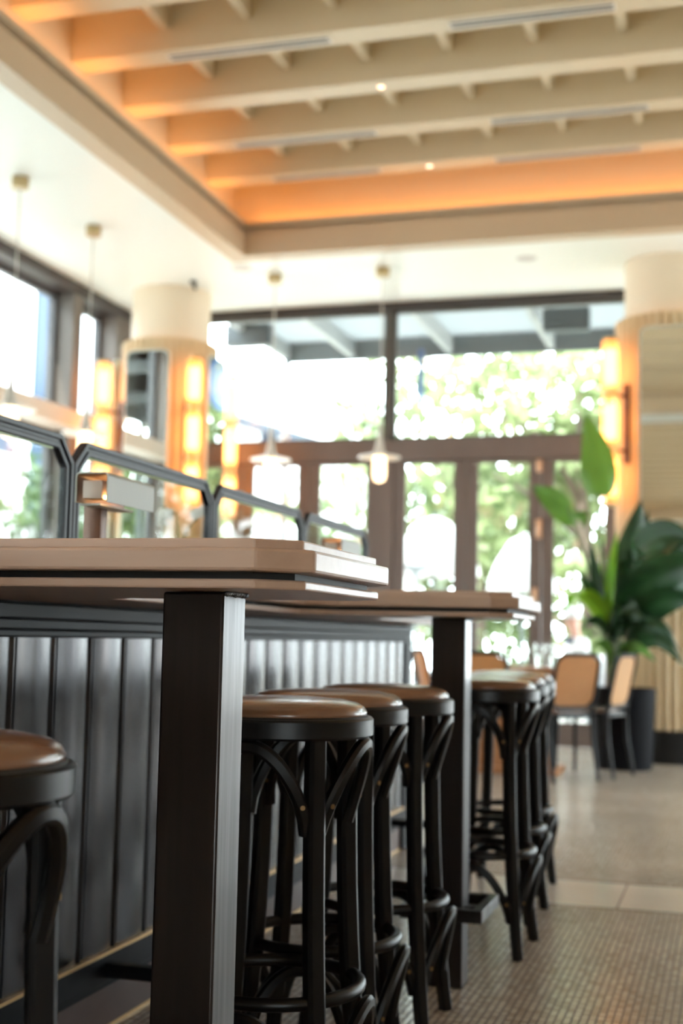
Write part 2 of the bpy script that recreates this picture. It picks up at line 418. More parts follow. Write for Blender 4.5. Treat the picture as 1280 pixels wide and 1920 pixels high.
# beams across the recesses
BZ = 4.59
beamY = [9.72-.752*i for i in range(9)]
for yf in beamY+[1.55-.9*i for i in range(16)]:
    struct(box('ceiling_beam', 'cream', CX0-.16, CX1+.16, yf-.19, yf, BZ, ZT-.03, bevel=.006))
for i, yf in enumerate(beamY[:5]):
    yn = beamY[i+1]
    for k in range(9):
        x = -3.41+.5555*k
        struct(box('ceiling_joist', 'cream', x-.03, x+.03, yn, yf-.19, 4.735, ZT-.03))
# linear air slots in the undersides of the beams
def vent(x0, x1, yf, lab):
    t = thing('air_slot', lab, 'vent', (0, 0, 0), 0, 'linear air slots in the ceiling beams')
    yc = yf-.095
    m = MB(); p = [(x0, yc-.05), (x1, yc-.05), (x1, yc+.05), (x0, yc+.05)]
    m.ring_prism(p, offset_poly(p, .012), lambda a, b: (a, b, BZ-.008), lambda a, b: (a, b, BZ+.002))
    m.box(x0, x1, yc-.006, yc+.006, BZ-.007, BZ+.001)
    m.build('vent_frame', 'trimw', t)
    for s in (-1, 1): box('slot', 'vent', x0+.012, x1-.012, yc+s*.022-.015, yc+s*.022+.015, BZ-.003, BZ+.001, parent=t)
vent(-3.42, -2.34, beamY[3], 'long dark air slot in the beam nearest the camera, left end')
vent(-1.60, -.62, beamY[3], 'long dark air slot in the nearest complete beam, right half')
vent(-3.55, -2.45, beamY[1], 'pale double air slot in the second beam from the far end, left part')
vent(-1.62, -.52, beamY[1], 'pale double air slot in the second beam from the far end, right part')
vent(-3.52, -2.62, beamY[0], 'pale air slot in the farthest beam, left part')
vent(-1.72, -.62, beamY[0], 'pale air slot in the farthest beam, right part')
def downlight(x, yf, lab):
    t = thing('downlight', lab, 'light', (x, yf-.095, BZ), 0, 'small downlights in the ceiling beams')
    MB().lathe([(.020, -.002), (.036, -.006), (.038, 0), (.020, 0)], 20, closed=True).build('trim_ring', 'trimw', t)
    MB().lathe([(0, -.003), (.021, -.003), (.021, 0), (0, 0)], 20).build('lens', 'spot', t)
downlight(-2.22, beamY[2], 'small glowing downlight in the third beam from the far end')
downlight(-2.23, beamY[0], 'small glowing downlight in the farthest ceiling beam')

# round ceiling speakers and a little dark spot on the white ceiling
def speaker(x, y, lab):
    t = thing('ceiling_speaker', lab, 'speaker', (x, y, ZC), 0, 'round ceiling speakers')
    MB().lathe([(0, -.004), (.085, -.005), (.085, 0), (0, 0)], 28).build('grille', mat('speaker_grille', (.62, .62, .60), .6), t)
    MB().lathe([(.085, -.006), (.10, -.008), (.105, 0), (.085, 0)], 28, closed=True).build('rim', 'white', t)
speaker(-1.62, 10.6, 'round white ceiling speaker near the right column')
speaker(-4.05, 10.35, 'round white ceiling speaker near the left column')
t = thing('ceiling_spotlight', 'tiny black spot fitting on the ceiling by the left column', 'spotlight', (-4.63, 10.66, ZC))
MB().lathe([(0, -.02), (.03, -.02), (.03, 0), (0, 0)], 16).build('base', 'skirt', t)
MB().tube([(0, 0, -.015), (.02, 0, -.075)], .016, 10).build('head', 'skirt', t)

# ------------------------------------------------------------------ walls
# rear and right walls (behind and beside the camera) with tall windows
def windowed_wall(name, axis, at, lo, hi, posts, zs, zt, m, th=.2, pane_name='window_9'):
    mm = MB()
    def bx(a0, a1, z0, z1):
        if axis == 'x': mm.box(at, at+th, a0, a1, z0, z1)
        else: mm.box(a0, a1, at, at+th, z0, z1)
    bx(lo, hi, 0, zs); bx(lo, hi, zt, ZC)
    for p0, p1 in posts: bx(p0, p1, zs, zt)
    struct(mm.build(name, m))
    g = MB(); c = at+th*.6
    if axis == 'x': g.box(c, c+.006, lo, hi, zs-.02, zt+.02)
    else: g.box(lo, hi, c, c+.006, zs-.02, zt+.02)
    struct(g.build(pane_name, 'pglass'))
windowed_wall('wall_right', 'x', XR, YN, YB+.2, [(YN, -12.8), (-10.6, -10.2), (-7.8, -7.4), (-5.2, 8.3), (9.7, 10.0), (11.4, 11.98)], .25, 3.1, 'wall', pane_name='window_5')  # openings behind the camera are unseen, added to light the rear ceiling
struct(box('wall_near', 'wall', XL-.2, XR+.2, YN-.2, YN, 0, ZC))

# left wall: dark head, taupe posts, pale transom, glass
wl = MB()
for y0, y1 in ((10.45, 10.62), (11.32, 11.98), (8.35, 8.52), (6.25, 6.42), (4.15, 4.32), (2.05, 2.22), (-.05, .12), (-2.2, -2.03), (-14.0, -4.13)):
    wl.box(XL-.25, XL, y0, y1, 0, 4.0)
struct(wl.build('wall_left', 'greyframe'))
struct(box('trim_6', 'darkframe', XL-.25, XL+.015, YN, 11.98, 4.0, ZC))
struct(box('trim_7', mat('pale_transom', (.66, .62, .55), .5), XL-.22, XL+.09, YN, 11.98, 2.74, 2.90))
struct(box('trim_8', 'greyframe', XL-.22, XL+.02, YN, 11.98, 0, .55))
wf = MB()
for y0, y1 in ((-4.13, -2.2), (-2.03, -.05), (.12, 2.05), (2.22, 4.15), (4.32, 6.25), (6.42, 8.35), (8.52, 10.45), (10.62, 11.32)):
    for z0, z1 in ((.55, 2.74), (2.90, 4.0)):
        p = [(y0, z0), (y1, z0), (y1, z1), (y0, z1)]
        wf.ring_prism(p, offset_poly(p, .05), lambda a, b: (XL-.235, a, b), lambda a, b: (XL-.17, a, b))
lw = struct(wf.build('window_1', mat('grey_sash', (.085, .085, .09), .45)))
box('pane', 'pglass', XL-.206, XL-.20, -4.2, 11.35, .5, 4.0, parent=lw)

# back wall: bifold doors, header, transom lights
BW = MB()
BW.box(XL-.25, XL+.25, YB, YB+.2, 0, ZC); BW.box(XR-.3, XR+.25, YB, YB+.2, 0, ZC)
struct(BW.build('wall_back', 'wall'))
struct(box('trim_9', 'brownframe', XL+.25, XR-.3, YB-.02, YB+.16, 2.585, 2.785, bevel=.006))
struct(box('trim_10', 'darkframe', XL+.25, XR-.3, YB-.03, YB+.12, 4.03, ZC))
hd = MB()
for x0, x1 in ((XL+.25, -3.12), (-3.06, -.06), (0, 2.2), (2.26, XR-.3)):
    p = [(x0, 2.785), (x1, 2.785), (x1, 4.03), (x0, 4.03)]
    hd.ring_prism(p, offset_poly(p, .028), lambda a, b: (a, YB+.02, b), lambda a, b: (a, YB+.09, b))
for x in (-3.09, -.03, 2.23): hd.box(x-.032, x+.032, YB-.03, YB+.12, 2.785, 4.03)
tw = struct(hd.build('window_2', mat('bronze_sash', (.085, .075, .065), .45)))
box('pane', 'pglass', XL+.25, XR-.3, YB+.052, YB+.058, 2.785, 4.03, parent=tw)
edges = [-5.45, -5.2, -4.535, -3.86, -3.175, -3.025, -2.34, -1.65, -.97, -.29, .39]
for x in (-3.1, .49, 3.35): struct(box('trim_11', 'brownframe', x-.075, x+.075, YB-.02, YB+.16, 0, 2.585))
struct(box('trim_12', 'brownframe', XL+.25, -5.2, YB-.01, YB+.15, 0, 2.585))
leafs = [(-5.2, -4.535), (-4.535, -3.86), (-3.86, -3.175), (-3.025, -2.34), (-2.34, -1.65), (-1.65, -.97), (-.97, -.29), (-.29, .415),
         (.565, 1.25), (1.25, 1.94), (1.94, 2.62), (2.62, 3.275)]
for i, (x0, x1) in enumerate(leafs):
    d = MB()
    p = [(x0+.004, .01), (x1-.004, .01), (x1-.004, 2.58), (x0+.004, 2.58)]
    q = [(x0+.105, .22), (x1-.105, .22), (x1-.105, 2.565), (x0+.105, 2.565)]
    if i % 2: pass
    d.ring_prism(p, q, lambda a, b: (a, YB, b), lambda a, b: (a, YB+.06, b))
    q2 = [(x0+.09, .205), (x1-.09, .205), (x1-.09, 2.572), (x0+.09, 2.572)]
    d.ring_prism(q2, offset_poly(q2, .022), lambda a, b: (a, YB-.008, b), lambda a, b: (a, YB+.002, b))
    do = struct(d.build('door_%d' % (i+1), 'brownframe'))
    box('pane', 'pglass', x0+.1, x1-.1, YB+.027, YB+.033, .21, 2.57, parent=do)
    if i == 4:
        for z0, z1 in ((2.46, 2.63), (1.855, 2.03)):
            box('hinge', 'copper', x1-.045, x1+.005, YB-.022, YB-.001, z0, min(z1, 2.575), parent=do, bev=.006)
        box('handle', 'copper', x1-.075, x1-.03, YB-.03, YB-.001, 1.25, 1.41, parent=do, bev=.008)

# ------------------------------------------------------------------ columns
def column(cx, cy, lab):
    c = empty_struct('column', (cx, cy, 0)); c['label'] = lab
    nf = 42
    MB().lathe([(.445, .26), (.445, 3.59), (.437, 3.6), (.427, 3.6), (.422, 3.55), (.36, 3.55)], nf*6, mod=lambda j: (.925, .985, 1.0, 1.0, .985, .925)[j % 6]).build('fluted_drum', 'flute', c, smooth=25)
    MB().lathe([(.368, 3.5505), (.383, 3.5505), (.383, 3.560), (.368, 3.560)], 48, closed=True).build('light_ring', mat_ring, c)
    MB().lathe([(.365, 3.54), (.365, ZC)], 64).build('shaft', 'shaft', c)
    MB().lathe([(.452, 0), (.452, .25), (.44, .262), (.40, .262)], 64).build('skirting', 'skirt', c)
mat_ring = glow('column_light_ring', (1.0, .42, .14), 5.0)
LC, RC = (-5.01, 11.05), (-.49, 11.05)
column(*LC, 'round cream fluted column on the left, by the side windows')
column(*RC, 'round cream fluted column on the right, behind the tall plant')
def mirror(cx, cy, ang, lab):
    """ang = direction the glass faces, from -Y, counter-clockwise"""
    t = thing('wall_mirror', lab, 'mirror', (cx, cy, 0), ang, 'rounded mirrors on the columns')
    o = rrect(-.215, .215, 1.3, 3.47, .075)
    MB().prism(o, lambda a, b: (a, -.478, b), lambda a, b: (a, -.462, b)).build('backing', 'backing', t)
    MB().prism(offset_poly(o, .014), lambda a, b: (a, -.484, b), lambda a, b: (a, -.4785, b)).build('mirror_glass', 'mirror', t)
    for z in (1.6, 3.1): box('bracket', 'backing', -.05, .05, -.462, -.43, z-.05, z+.05, parent=t)
mirror(*LC, 0, 'tall rounded mirror on the left column facing the bar')
mirror(*LC, PI/2, 'tall rounded mirror on the left column turned towards the right, seen edge-on beside its sconces')
mirror(*LC, -PI/2, 'white edge of the mirror on the window side of the left column')
mirror(*RC, 0, 'tall rounded mirror on the right column reflecting the ceiling beams')
def sconce(cx, cy, ang, lab):
    t = thing('wall_sconce', lab, 'wall lamp', (cx, cy, 0), ang, 'tall tube sconces on the columns')
    yy = -.63
    z0, z1, n = 2.03, 3.38, 3; h = (z1-z0)/n
    for k in range(n):
        a, b = z0+h*k, z0+h*(k+1)
        s = MB().lathe([(.066, a+.012), (.070, a+.03), (.070, b-.03), (.066, b-.012)], 24, (0, yy)).build('glass_tube', 'tube', t)
        MB().lathe([(0, a+.075), (.048, a+.085), (.048, b-.085), (0, b-.075)], 16, (0, yy)).build('lamp_core', 'core', s)
    for k in range(n+1):
        z = z0+h*k; MB().lathe([(0, z-.013), (.060, z-.013), (.060, z+.013), (0, z+.013)], 24, (0, yy)).build('band', 'canopy', t)
    bk = box('bracket', 'bronze', -.022, .022, -.475, -.43, z0+h*1-.1, z0+h*2+.1, parent=t)
    for k in (1, 2):
        z = z0+h*k; box('arm', 'bronze', -.012, .012, yy+.055, -.43, z-.012, z+.012, parent=bk)
sconce(*LC, PI/4, 'lit tube sconce on the front of the left column, between its two mirrors')
sconce(*LC, 3*PI/4, 'lit tube sconce standing out from the right side of the left column, against the doors')
sconce(*LC, -PI/4, 'lit tube sconce on the window side of the left column, before the dark post')
sconce(*RC, -PI/4, 'lit tube sconce on the left side of the right column, behind the tall leaf')

# ------------------------------------------------------------------ pendants
def pendant(loc, lab, first=[]):
    if first: return dup(first[0], loc, 0, lab)
    t = thing('pendant_lamp', lab, 'pendant lamp', loc, 0, 'pendant lamps along the windows'); first.append(t)
    MB().lathe([(0, -.075), (.055, -.075), (.06, -.07), (.06, 0), (0, 0)], 24).build('ceiling_canopy', 'canopy', t)
    MB().tube([(0, 0, -.07), (0, 0, -1.37)], .006, 8).build('cord', 'cord', t)
    MB().lathe([(0, -1.34), (.015, -1.345), (.022, -1.48), (.05, -1.61), (0, -1.62)], 20).build('neck', 'cord', t)
    MB().lathe([(.04, -1.605), (.175, -1.635), (.182, -1.645), (.175, -1.65), (.04, -1.63)], 36, closed=True).build('disc_shade', 'shade', t)
    MB().lathe([(.045, -1.63), (.056, -1.66), (.058, -1.79), (.045, -1.84), (0, -1.858)], 24).build('opal_glass', 'bulb', t)
    return t
pendant((-2.86, 10.63, ZC), 'white disc pendant lamp with lit opal bulb, hanging right of centre before the doors')
pendant((-3.84, 10.63, ZC), 'white disc pendant lamp with lit bulb, hanging just right of the left column')
pendant((-4.78, 9.02, ZC), 'pendant lamp on a pale cord before the side window, near its dark post')
pendant((-4.77, 7.90, ZC), 'pendant lamp on a pale cord before the side window, farthest left in view')

# ================================================================== BAR COUNTER AND PARTITION
PF = -1.42                    # face of the partition
y0c, y1c = .9, 5.75
CE = -1.10                    # edge of the counter strip
PX = -.545                    # ends of the two table arms
arms = [(1.635, 2.165), (3.42, 3.95)]
c1, c2 = .065, .075
outline = [(PF+.003, y0c), (CE, y0c)]
for a, b in arms:
    outline += [(CE, a-c2), (CE+c2, a), (PX-c1, a), (PX, a+c1), (PX, b-c1), (PX-c1, b), (CE+c2, b), (CE, b+c2)]
outline += [(CE, y1c), (PF+.003, y1c)]
bar = thing('bar_counter', 'high wooden bar counter with two table arms on steel posts', 'bar counter', (0, 0, 0))
def slab(name, ins, z0, z1, bev, m='wood'):
    p = offset_poly(outline, ins); p[0] = (PF+.003, p[0][1]); p[-1] = (PF+.003, p[-1][1])
    MB().prism(p, lambda a, b: (a, b, z0), lambda a, b: (a, b, z1)).build(name, m, bar, smooth=0, bevel=bev)
slab('counter_top', .020, 1.0435, 1.058, .0025)
slab('counter_edge', 0, 1.0125, 1.044, .0045)
slab('gap_shade_strip', .034, 1.001, 1.013, 0, 'blackgap')  # black strip painted in as the shade between the tiers
slab('counter_underside', .016, .989, 1.0025, .003)
for a, b in arms:
    yq = a+.125
    box('post', 'steel', -.797, -.702, yq, yq+.092, 0, .988, parent=bar, bevel=.004)
    wv = MB()
    for i in range(11): wv.lathe([(0, -.004), (.0045, 0), (0, .004)], 8, (0, 0))
    wb = MB(); rr = random.Random(3)
    for i in range(26):
        y = yq+.004+.084*i/25
        r = bmesh.ops.create_icosphere(wb.bm, subdivisions=1, radius=.0035+rr.random()*.0015)
        bmesh.ops.translate(wb.bm, verts=r['verts'], vec=(-.7005+rr.random()*.0015, y, .9855+rr.random()*.002))
    wb.build('weld', 'weld', bar)
    p = [(-.865, yq-.045), (-.640, yq-.045), (-.640, yq+.215), (-.865, yq+.215)]
    MB().ring_prism(p, offset_poly(p, .028), lambda u, v: (u, v, .182), lambda u, v: (u, v, .216)).box(-.84, -.66, yq+.02, yq+.07, .186, .212).build('foot_rest', 'steel', bar, smooth=0, bevel=.002)

part = thing('booth_partition', 'dark fluted metal partition with brass strip behind the bar stools', 'partition', (0, 0, 0))
# scalloped strips .17 m wide
pw = .1715; yy0 = 2.415-pw*9
pm = MB(); rows = []
prof = []
k = 0
ys = yy0
while ys < y1c-.02:
    ye = min(ys+pw, y1c)
    for f, d in ((0, -.012), (.03, -.012), (.045, -.001), (.12, .0005), (.25, .0022), (.4, .0034), (.55, .0036), (.7, .0026), (.80, .0010), (.86, .0000), (.885, .0040), (.94, .0044), (.96, -.012)):
        y = ys+f*pw
        if y <= ye: prof.append((y, PF+d))
    ys += pw
prof.append((y1c, PF))
pm.quadgrid([[(x, y, z) for y, x in prof] for z in (.185, .985)])
pm.build('fluted_panel', 'panel', part, smooth=50)
box('core', 'groove', PF-.21, PF-.014, y0c, y1c+.1, .03, 1.0, parent=part)
box('end_panel', 'rail', PF-.215, PF+.012, y1c+.0, y1c+.11, 0, 1.0, parent=part, bevel=.004)
rl = MB()
for z0, z1, x in ((.952, .985, .030), (.930, .953, .020), (.914, .931, .012)): rl.box(PF-.01, PF+x, y0c, y1c, z0, z1)
rl.build('top_rail', 'rail', part, smooth=0, bevel=.004)
box('brass_strip', 'gold', PF-.01, PF+.016, y0c, y1c, .178, .186, parent=part, bevel=.001)
b = MB(); b.box(PF-.012, PF+.013, y0c, y1c, .115, .178); b.box(PF-.012, PF+.006, y0c, y1c, .10, .116)
b.build('base_rail', 'rail', part, smooth=0, bevel=.003)
box('base_board', 'base', PF-.012, PF-.004, y0c, y1c, 0, .10, parent=part)
box('shoe_strip', 'gold', PF-.012, PF-.001, y0c, y1c, .0, .006, parent=part)
box('cap', 'rail', PF-.23, PF, y0c, y1c+.1, 1.0, 1.058, parent=part, bevel=.004)
box('booth_ledge', 'wood', PF-.60, PF-.231, y0c, y1c, 1.018, 1.056, parent=part, bevel=.004)
for yb in (2.87, 5.55):
    m = MB(); m.box(PF-.0, PF+.34, yb-.016, yb+.016, .128, .160); m.build('foot_bar', 'rail', part, smooth=0, bevel=.003)

# glass screens on top
SX = -1.462
def screen(ya, yb, lab):
    t = thing('glass_screen', lab, 'screen', (SX, (ya+yb)/2, 1.058), 0, 'framed glass screens on the partition')
    w = (yb-ya)/2-.002; H = .315; c = .058
    o = [(-w, 0), (w, 0), (w, H-c), (w-c, H), (-w+c, H), (-w, H-c)]
    def ringm(a, b, d):
        m = MB(); m.ring_prism(offset_poly(o, a), offset_poly(o, b), lambda u, v: (d, u, v), lambda u, v: (-d, u, v)); return m
    ringm(0, .0135, .011).build('outer_frame', 'frame', t, smooth=0, bevel=.0025)
    ringm(.0136, .0205, .006).build('frame_groove', 'frame', t, smooth=0)
    ringm(.0206, .0335, .0095).build('inner_frame', 'frame', t, smooth=0, bevel=.0025)
    q = offset_poly(o, .0336)
    MB().prism(q, lambda u, v: (.003, u, v), lambda u, v: (-.003, u, v)).build('glass_pane', 'sglass', t, smooth=0)
    box('glass_edge', 'gedge', -.0036, .0036, -w+c+.03, w-c-.03, H-.0368, H-.0336, parent=t)
sy = [1.842, 2.694, 3.548, 4.396, 5.246]
for i, l in enumerate(('octagonal framed glass screen at the left edge, nearest the camera', 'framed glass screen directly behind the nearer grey table lamp',
                       'third framed glass screen along the partition, before the left column\'s right sconce', 'farthest small-looking framed glass screen at the end of the partition')):
    screen(sy[i], sy[i+1], l)

# table lamps
def lamp(loc, lab, first=[]):
    if first: return dup(first[0], loc, 0, lab)
    t = thing('table_lamp', lab, 'table lamp', loc, 0, 'grey metal task lamps on the bar counter'); first.append(t)
    L = .215; W2, Ht = .036, .060
    # folded sheet: inverted U with rounded corners, open at its ends
    def u(w, h, r):
        pts = [(-w, 0), (-w, h-r)]
        for i in range(5): a = PI-PI/2*i/4; pts.append((-w+r+r*math.cos(a), h-r+r*math.sin(a)))
        for i in range(5): a = PI/2-PI/2*i/4; pts.append((w-r+r*math.cos(a), h-r+r*math.sin(a)))
        pts.append((w, h-r)); pts.append((w, 0)); return pts
    o, i_ = u(W2, Ht, .009), u(W2-.003, Ht-.003, .006)
    sh = MB().prism(o+i_[::-1], lambda a, b: (a, 0, .126+b), lambda a, b: (a, L, .126+b)).build('shade', 'lampgrey', t, smooth=30)
    ii, jj = u(W2-.0032, Ht-.0032, .006), u(W2-.0042, Ht-.0042, .006)
    MB().prism(ii+jj[::-1], lambda a, b: (a, .002, .127+b), lambda a, b: (a, L-.002, .127+b)).build('lining', 'lampdark', sh, smooth=30)
    box('socket_box', 'lampbox', -.022, .020, .006, .05, .134, .170, parent=t, bev=.001)
    box('lower_lip', 'lampgrey', -.036, .010, .02, .17, .1215, .1255, parent=t)
    box('light_strip', 'lampled', -.012, .012, .06, .20, .150, .158, parent=t)
    box('light_strip', 'lampled', .021, .030, .012, .05, .133, .140, parent=t)
    box('post', 'bronze', -.055, -.016, .075, .105, 0, .128, parent=t, bev=.002)
    MB().lathe([(0, 0), (.05, 0), (.05, .008), (.046, .012), (0, .012)], 28, (-.035, .09)).build('base', 'bronze', t)
    return t
lamp((-1.2165, 2.33, 1.058), 'grey folded metal lamp on the bar counter before the second glass screen')
lamp((-1.2165, 3.95, 1.058), 'small grey lamp farther along the counter before the farthest glass screen')

# orchid on the booth side
t = thing('orchid', 'white orchid flowers seen through the second glass screen', 'plant', (-1.78, 4.02, 1.056))
MB().lathe([(0, 0), (.05, 0), (.06, .11), (.052, .11), (.045, .012), (0, .012)], 24).build('pot', 'umb', t)
MB().lathe([(0, .09), (.053, .092)], 20).build('soil', 'soil', t)
MB().tube([(0, 0, .08), (.01, -.01, .2), (.0, .0, .27), (-.06, .02, .30)], .003, 6).tube([(0, 0, .1), (.03, .02, .22), (.1, .0, .285)], .003, 6).build('stem', 'stem', t)
fm_ = MB()
rr = random.Random(5)
for p in ((-.062, .02, .275), (-.05, .0, .25), (-.028, .01, .272), (.07, -.005, .272), (.1, 0, .283)):
    for k in range(5):
        a = k*2*PI/5+rr.random(); s = .0105
        ct = Vector(p)+Vector((math.cos(a)*s, rr.uniform(-.006, .006), math.sin(a)*s))
        r = bmesh.ops.create_uvsphere(fm_.bm, u_segments=8, v_segments=5, radius=.0115)
        for v in r['verts']: v.co.y *= .25; v.co += ct
fm_.build('flower', 'flower', t)
lf = MB()
for a in (0.3, 2.2, 4.0):
    d = Vector((math.cos(a), math.sin(a), 0)); n = Vector((-d.y, d.x, 0))
    rows = []
    for i in range(7):
        s = i/6; c = d*(.02+.13*s)+Vector((0, 0, .1+.06*s-.09*s*s)); w = .022*math.sin(PI*min(1, .12+.88*s))
        rows.append([c-n*w, c+Vector((0, 0, -.004)), c+n*w])
    lf.quadgrid(rows)
lf.build('leaf', 'leafD', t)

# ================================================================== BAR STOOLS
def make_stool():
    t = thing('bar_stool', '', 'bar stool', (0, 0, 0), 0, 'black bentwood bar stools with brown leather seats')
    R = .178
    MB().lathe([(.150, .744), (R-.004, .744), (R, .748), (R, .776), (R-.004, .780), (.166, .780), (.150, .774)], 64, closed=True).build('seat_ring', 'black', t)
    MB().lathe([(0, .76), (.166, .76), (.1685, .7805), (.1655, .7835), (0, .7835)], 64).build('welt', 'blackgap', t)
    MB().lathe([(0, .775), (.160, .775), (.1655, .785), (.1655, .789), (.160, .798), (.148, .805), (.12, .8105), (.08, .8135), (.04, .8148), (0, .815)], 64).build('seat', 'leather', t)
    rl_ = [(z, .1495+.0535*(1-z/.762)**2.6) for z in (0, .06, .13, .2, .28, .36, .46, .56, .66, .762)]
    def rleg(z):
        for (a, ra), (b, rb) in zip(rl_, rl_[1:]):
            if a <= z <= b: return ra+(rb-ra)*(z-a)/(b-a)
        return rl_[-1][1]
    for k in range(4):
        a = PI/4+k*PI/2
        pts = [(r*math.cos(a), r*math.sin(a), z) for z, r in rl_]
        MB().tube(pts, [.84, .88, .92, .96, 1, 1, 1, 1, 1, .98], sq=(.0168, .0168, .006), upv=(math.cos(a), math.sin(a), 0)).build('leg', 'black', t, smooth=30)
    def arch(z0, z1, rb0, rb1, wid, name, pw_):
        for k in range(4):
            a0 = PI/4+k*PI/2; pts = []; N = 30
            for i in range(N+1):
                s = i/N; hump = math.sin(PI*s)**pw_
                z = z0+(z1-z0)*hump
                m_ = .045 if z0 > .3 else .035       # the feet of the arch lie against the sides of the legs
                a = a0+m_*2+(PI/2-4*m_)*s
                ra = rleg(z0)*.96
                rr_ = ra+(rb1-ra)*hump**.8
                pts.append((rr_*math.cos(a), rr_*math.sin(a), z))
            br = MB().tube(pts, 1.0, sq=(.0105, .0120, .0055), upv=lambda i, P=pts: Vector((P[i][0], P[i][1], 0))).build(name, 'black', t, smooth=30)
            for e_ in (2, -3):
                c = Vector(pts[e_]); ax = Vector((c.x, c.y, 0)).normalized()
                MB().tube([c+ax*.009, c+ax*.0125], .0045, 10).build('screw', 'brass', br)
    arch(.580, .734, .14, .168, .02, 'seat_brace', .74)
    arch(.105, .272, .16, .180, .02, 'foot_brace', .72)
    pts = [(.161*math.cos(2*PI*i/56), .161*math.sin(2*PI*i/56), .294) for i in range(56)]
    MB().tube(pts, .0125, 12, closed=True).build('foot_ring', 'black', t)
    return t
st = make_stool()
spots = [((-.871, 1.275), -.043, 'bar stool at the left edge of the photo, in front of the nearer table arm'),
         ((-.819, 2.35), .012, 'bar stool just right of the nearer steel post, first of the row of three'),
         ((-.850, 2.751), .084, 'middle bar stool of the three between the two steel posts'),
         ((-.841, 3.196), .027, 'bar stool touching the farther steel post on its near side'),
         ((-.750, 4.058), -.017, 'bar stool just beyond the farther steel post, first of the three there'),
         ((-.789, 4.561), -.041, 'second bar stool beyond the farther steel post'),
         ((-.830, 5.067), -.078, 'farthest bar stool, third beyond the farther steel post')]
for i, (p, r, l) in enumerate(spots):
    if i == 0: st.location = (*p, 0); st.rotation_euler.z = r; st['label'] = l
    else: dup(st, (*p, 0), r, l)

# ================================================================== DINING TABLE, CHAIRS, GLASSES
TX0, TX1, TY0, TY1 = -2.0, -.98, 9.2, 9.9
dt = thing('dining_table', 'orange-brown wooden dining table beyond the bar stools', 'table', ((TX0+TX1)/2, (TY0+TY1)/2, 0))
hx, hy = (TX1-TX0)/2, (TY1-TY0)/2
box('table_top', 'oak', -hx, hx, -hy, hy, .71, .75, parent=dt, bevel=.004)
box('pedestal', 'oak', -.31, .25, -.2, .2, .04, .711, parent=dt, bevel=.004)
box('base', 'oak', -.36, .30, -.25, .25, 0, .045, parent=dt, bevel=.004)
def make_chair():
    t = thing('cane_chair', '', 'chair', (0, 0, 0), 0, 'dark bentwood chairs with cane backs')   # faces +Y, back at -Y
    w, zs = .21, .455
    o = rrect(-w, w, -.21, .21, .09, 6)
    MB().ring_prism(o, offset_poly(o, .035), lambda a, b: (a, b, zs-.035), lambda a, b: (a, b, zs)).build('seat_frame', 'black', t, smooth=30, bevel=.003)
    MB().prism(offset_poly(o, .036), lambda a, b: (a, b, zs-.02), lambda a, b: (a, b, zs+.018)).build('seat', 'leather', t, smooth=30, bevel=.006)
    for sx in (-1, 1):
        MB().tube([(sx*.185, .185, 0), (sx*.175, .175, zs-.02)], [.012, .017], 10).build('leg', 'black', t)
        MB().tube([(sx*.20, -.25, 0), (sx*.195, -.205, .25), (sx*.19, -.195, zs), (sx*.19, -.21, zs+.05)], [.012, .016, .016, .014], 10).build('leg', 'black', t)
    h = rrect(-.195, .195, 0, .36, .085, 7)
    f = lambda a, b: (a, -.205-.22*b+.10*a*a*1.0, zs+.035+b)
    pts = [f(a, b) for a, b in h]
    MB().tube(pts, .0145, 10, closed=True).build('back_frame', 'black', t)
    q = offset_poly(h, .010)
    rows = []
    for i in range(9):
        b = .012+(.336*i/8)
        ww = .185
        if b > .275: ww = .185-.075+math.sqrt(max(0, .075**2-(b-.275)**2))
        if b < .085: ww = .185-.075+math.sqrt(max(0, .075**2-(.085-b)**2))
        rows.append([f(-ww+2*ww*j/8, b) for j in range(9)])
    m = MB(); m.quadgrid(rows); r = bmesh.ops.solidify(m.bm, geom=m.bm.faces[:], thickness=.004)
    m.build('cane_back', 'cane', t)
    return t
ch = make_chair()
cs = [((-1.20, 9.12), .85, 'cane-backed chair right of the farthest bar stools, its whole woven back facing the camera'),
      ((-.98, 9.50), PI/2-.26, 'cane-backed chair at the right end of the wooden table, seen side-on beside the black planter'),
      ((-1.63, 8.93), .0, 'cane-backed chair whose top edge shows just above the farthest stool seats'),
      ((-1.95, 9.47), -PI/2, 'cane-backed chair glimpsed between the partition end and the farther steel post')]
for i, (p, r, l) in enumerate(cs):
    if i == 0: ch.location = (*p, 0); ch.rotation_euler.z = r; ch['label'] = l
    else: dup(ch, (*p, 0), r, l)
def tumbler(loc, lab, first=[]):
    if first: return dup(first[0], loc, 0, lab)
    t = thing('tumbler', lab, 'glass', loc, 0, 'drinking glasses on the wooden table'); first.append(t)
    MB().lathe([(0, 0), (.034, 0), (.040, .165), (.0375, .165), (.032, .008), (0, .008)], 24).build('glass_body', 'tumbler', t)
    MB().lathe([(0, .0085), (.0315, .0085), (.0350, .085), (0, .085)], 24).build('water', 'tumbler', t)
    return t
tumbler((-1.33, 9.42, .75), 'left one of two bright drinking glasses on the wooden table')
tumbler((-1.235, 9.42, .75), 'right one of two bright drinking glasses on the wooden table')
t = thing('wooden_caddy', 'small orange wooden caddy on the table behind the farther post', 'caddy', (-1.76, 9.5, .75))
m = MB(); m.box(-.07, .07, -.05, .05, 0, .012); m.box(-.07, .07, -.05, -.04, .012, .10); m.box(-.07, .07, .04, .05, .012, .10)
m.box(-.07, -.06, -.04, .04, .012, .10); m.box(.06, .07, -.04, .04, .012, .10); m.build('tray', 'oak', t)

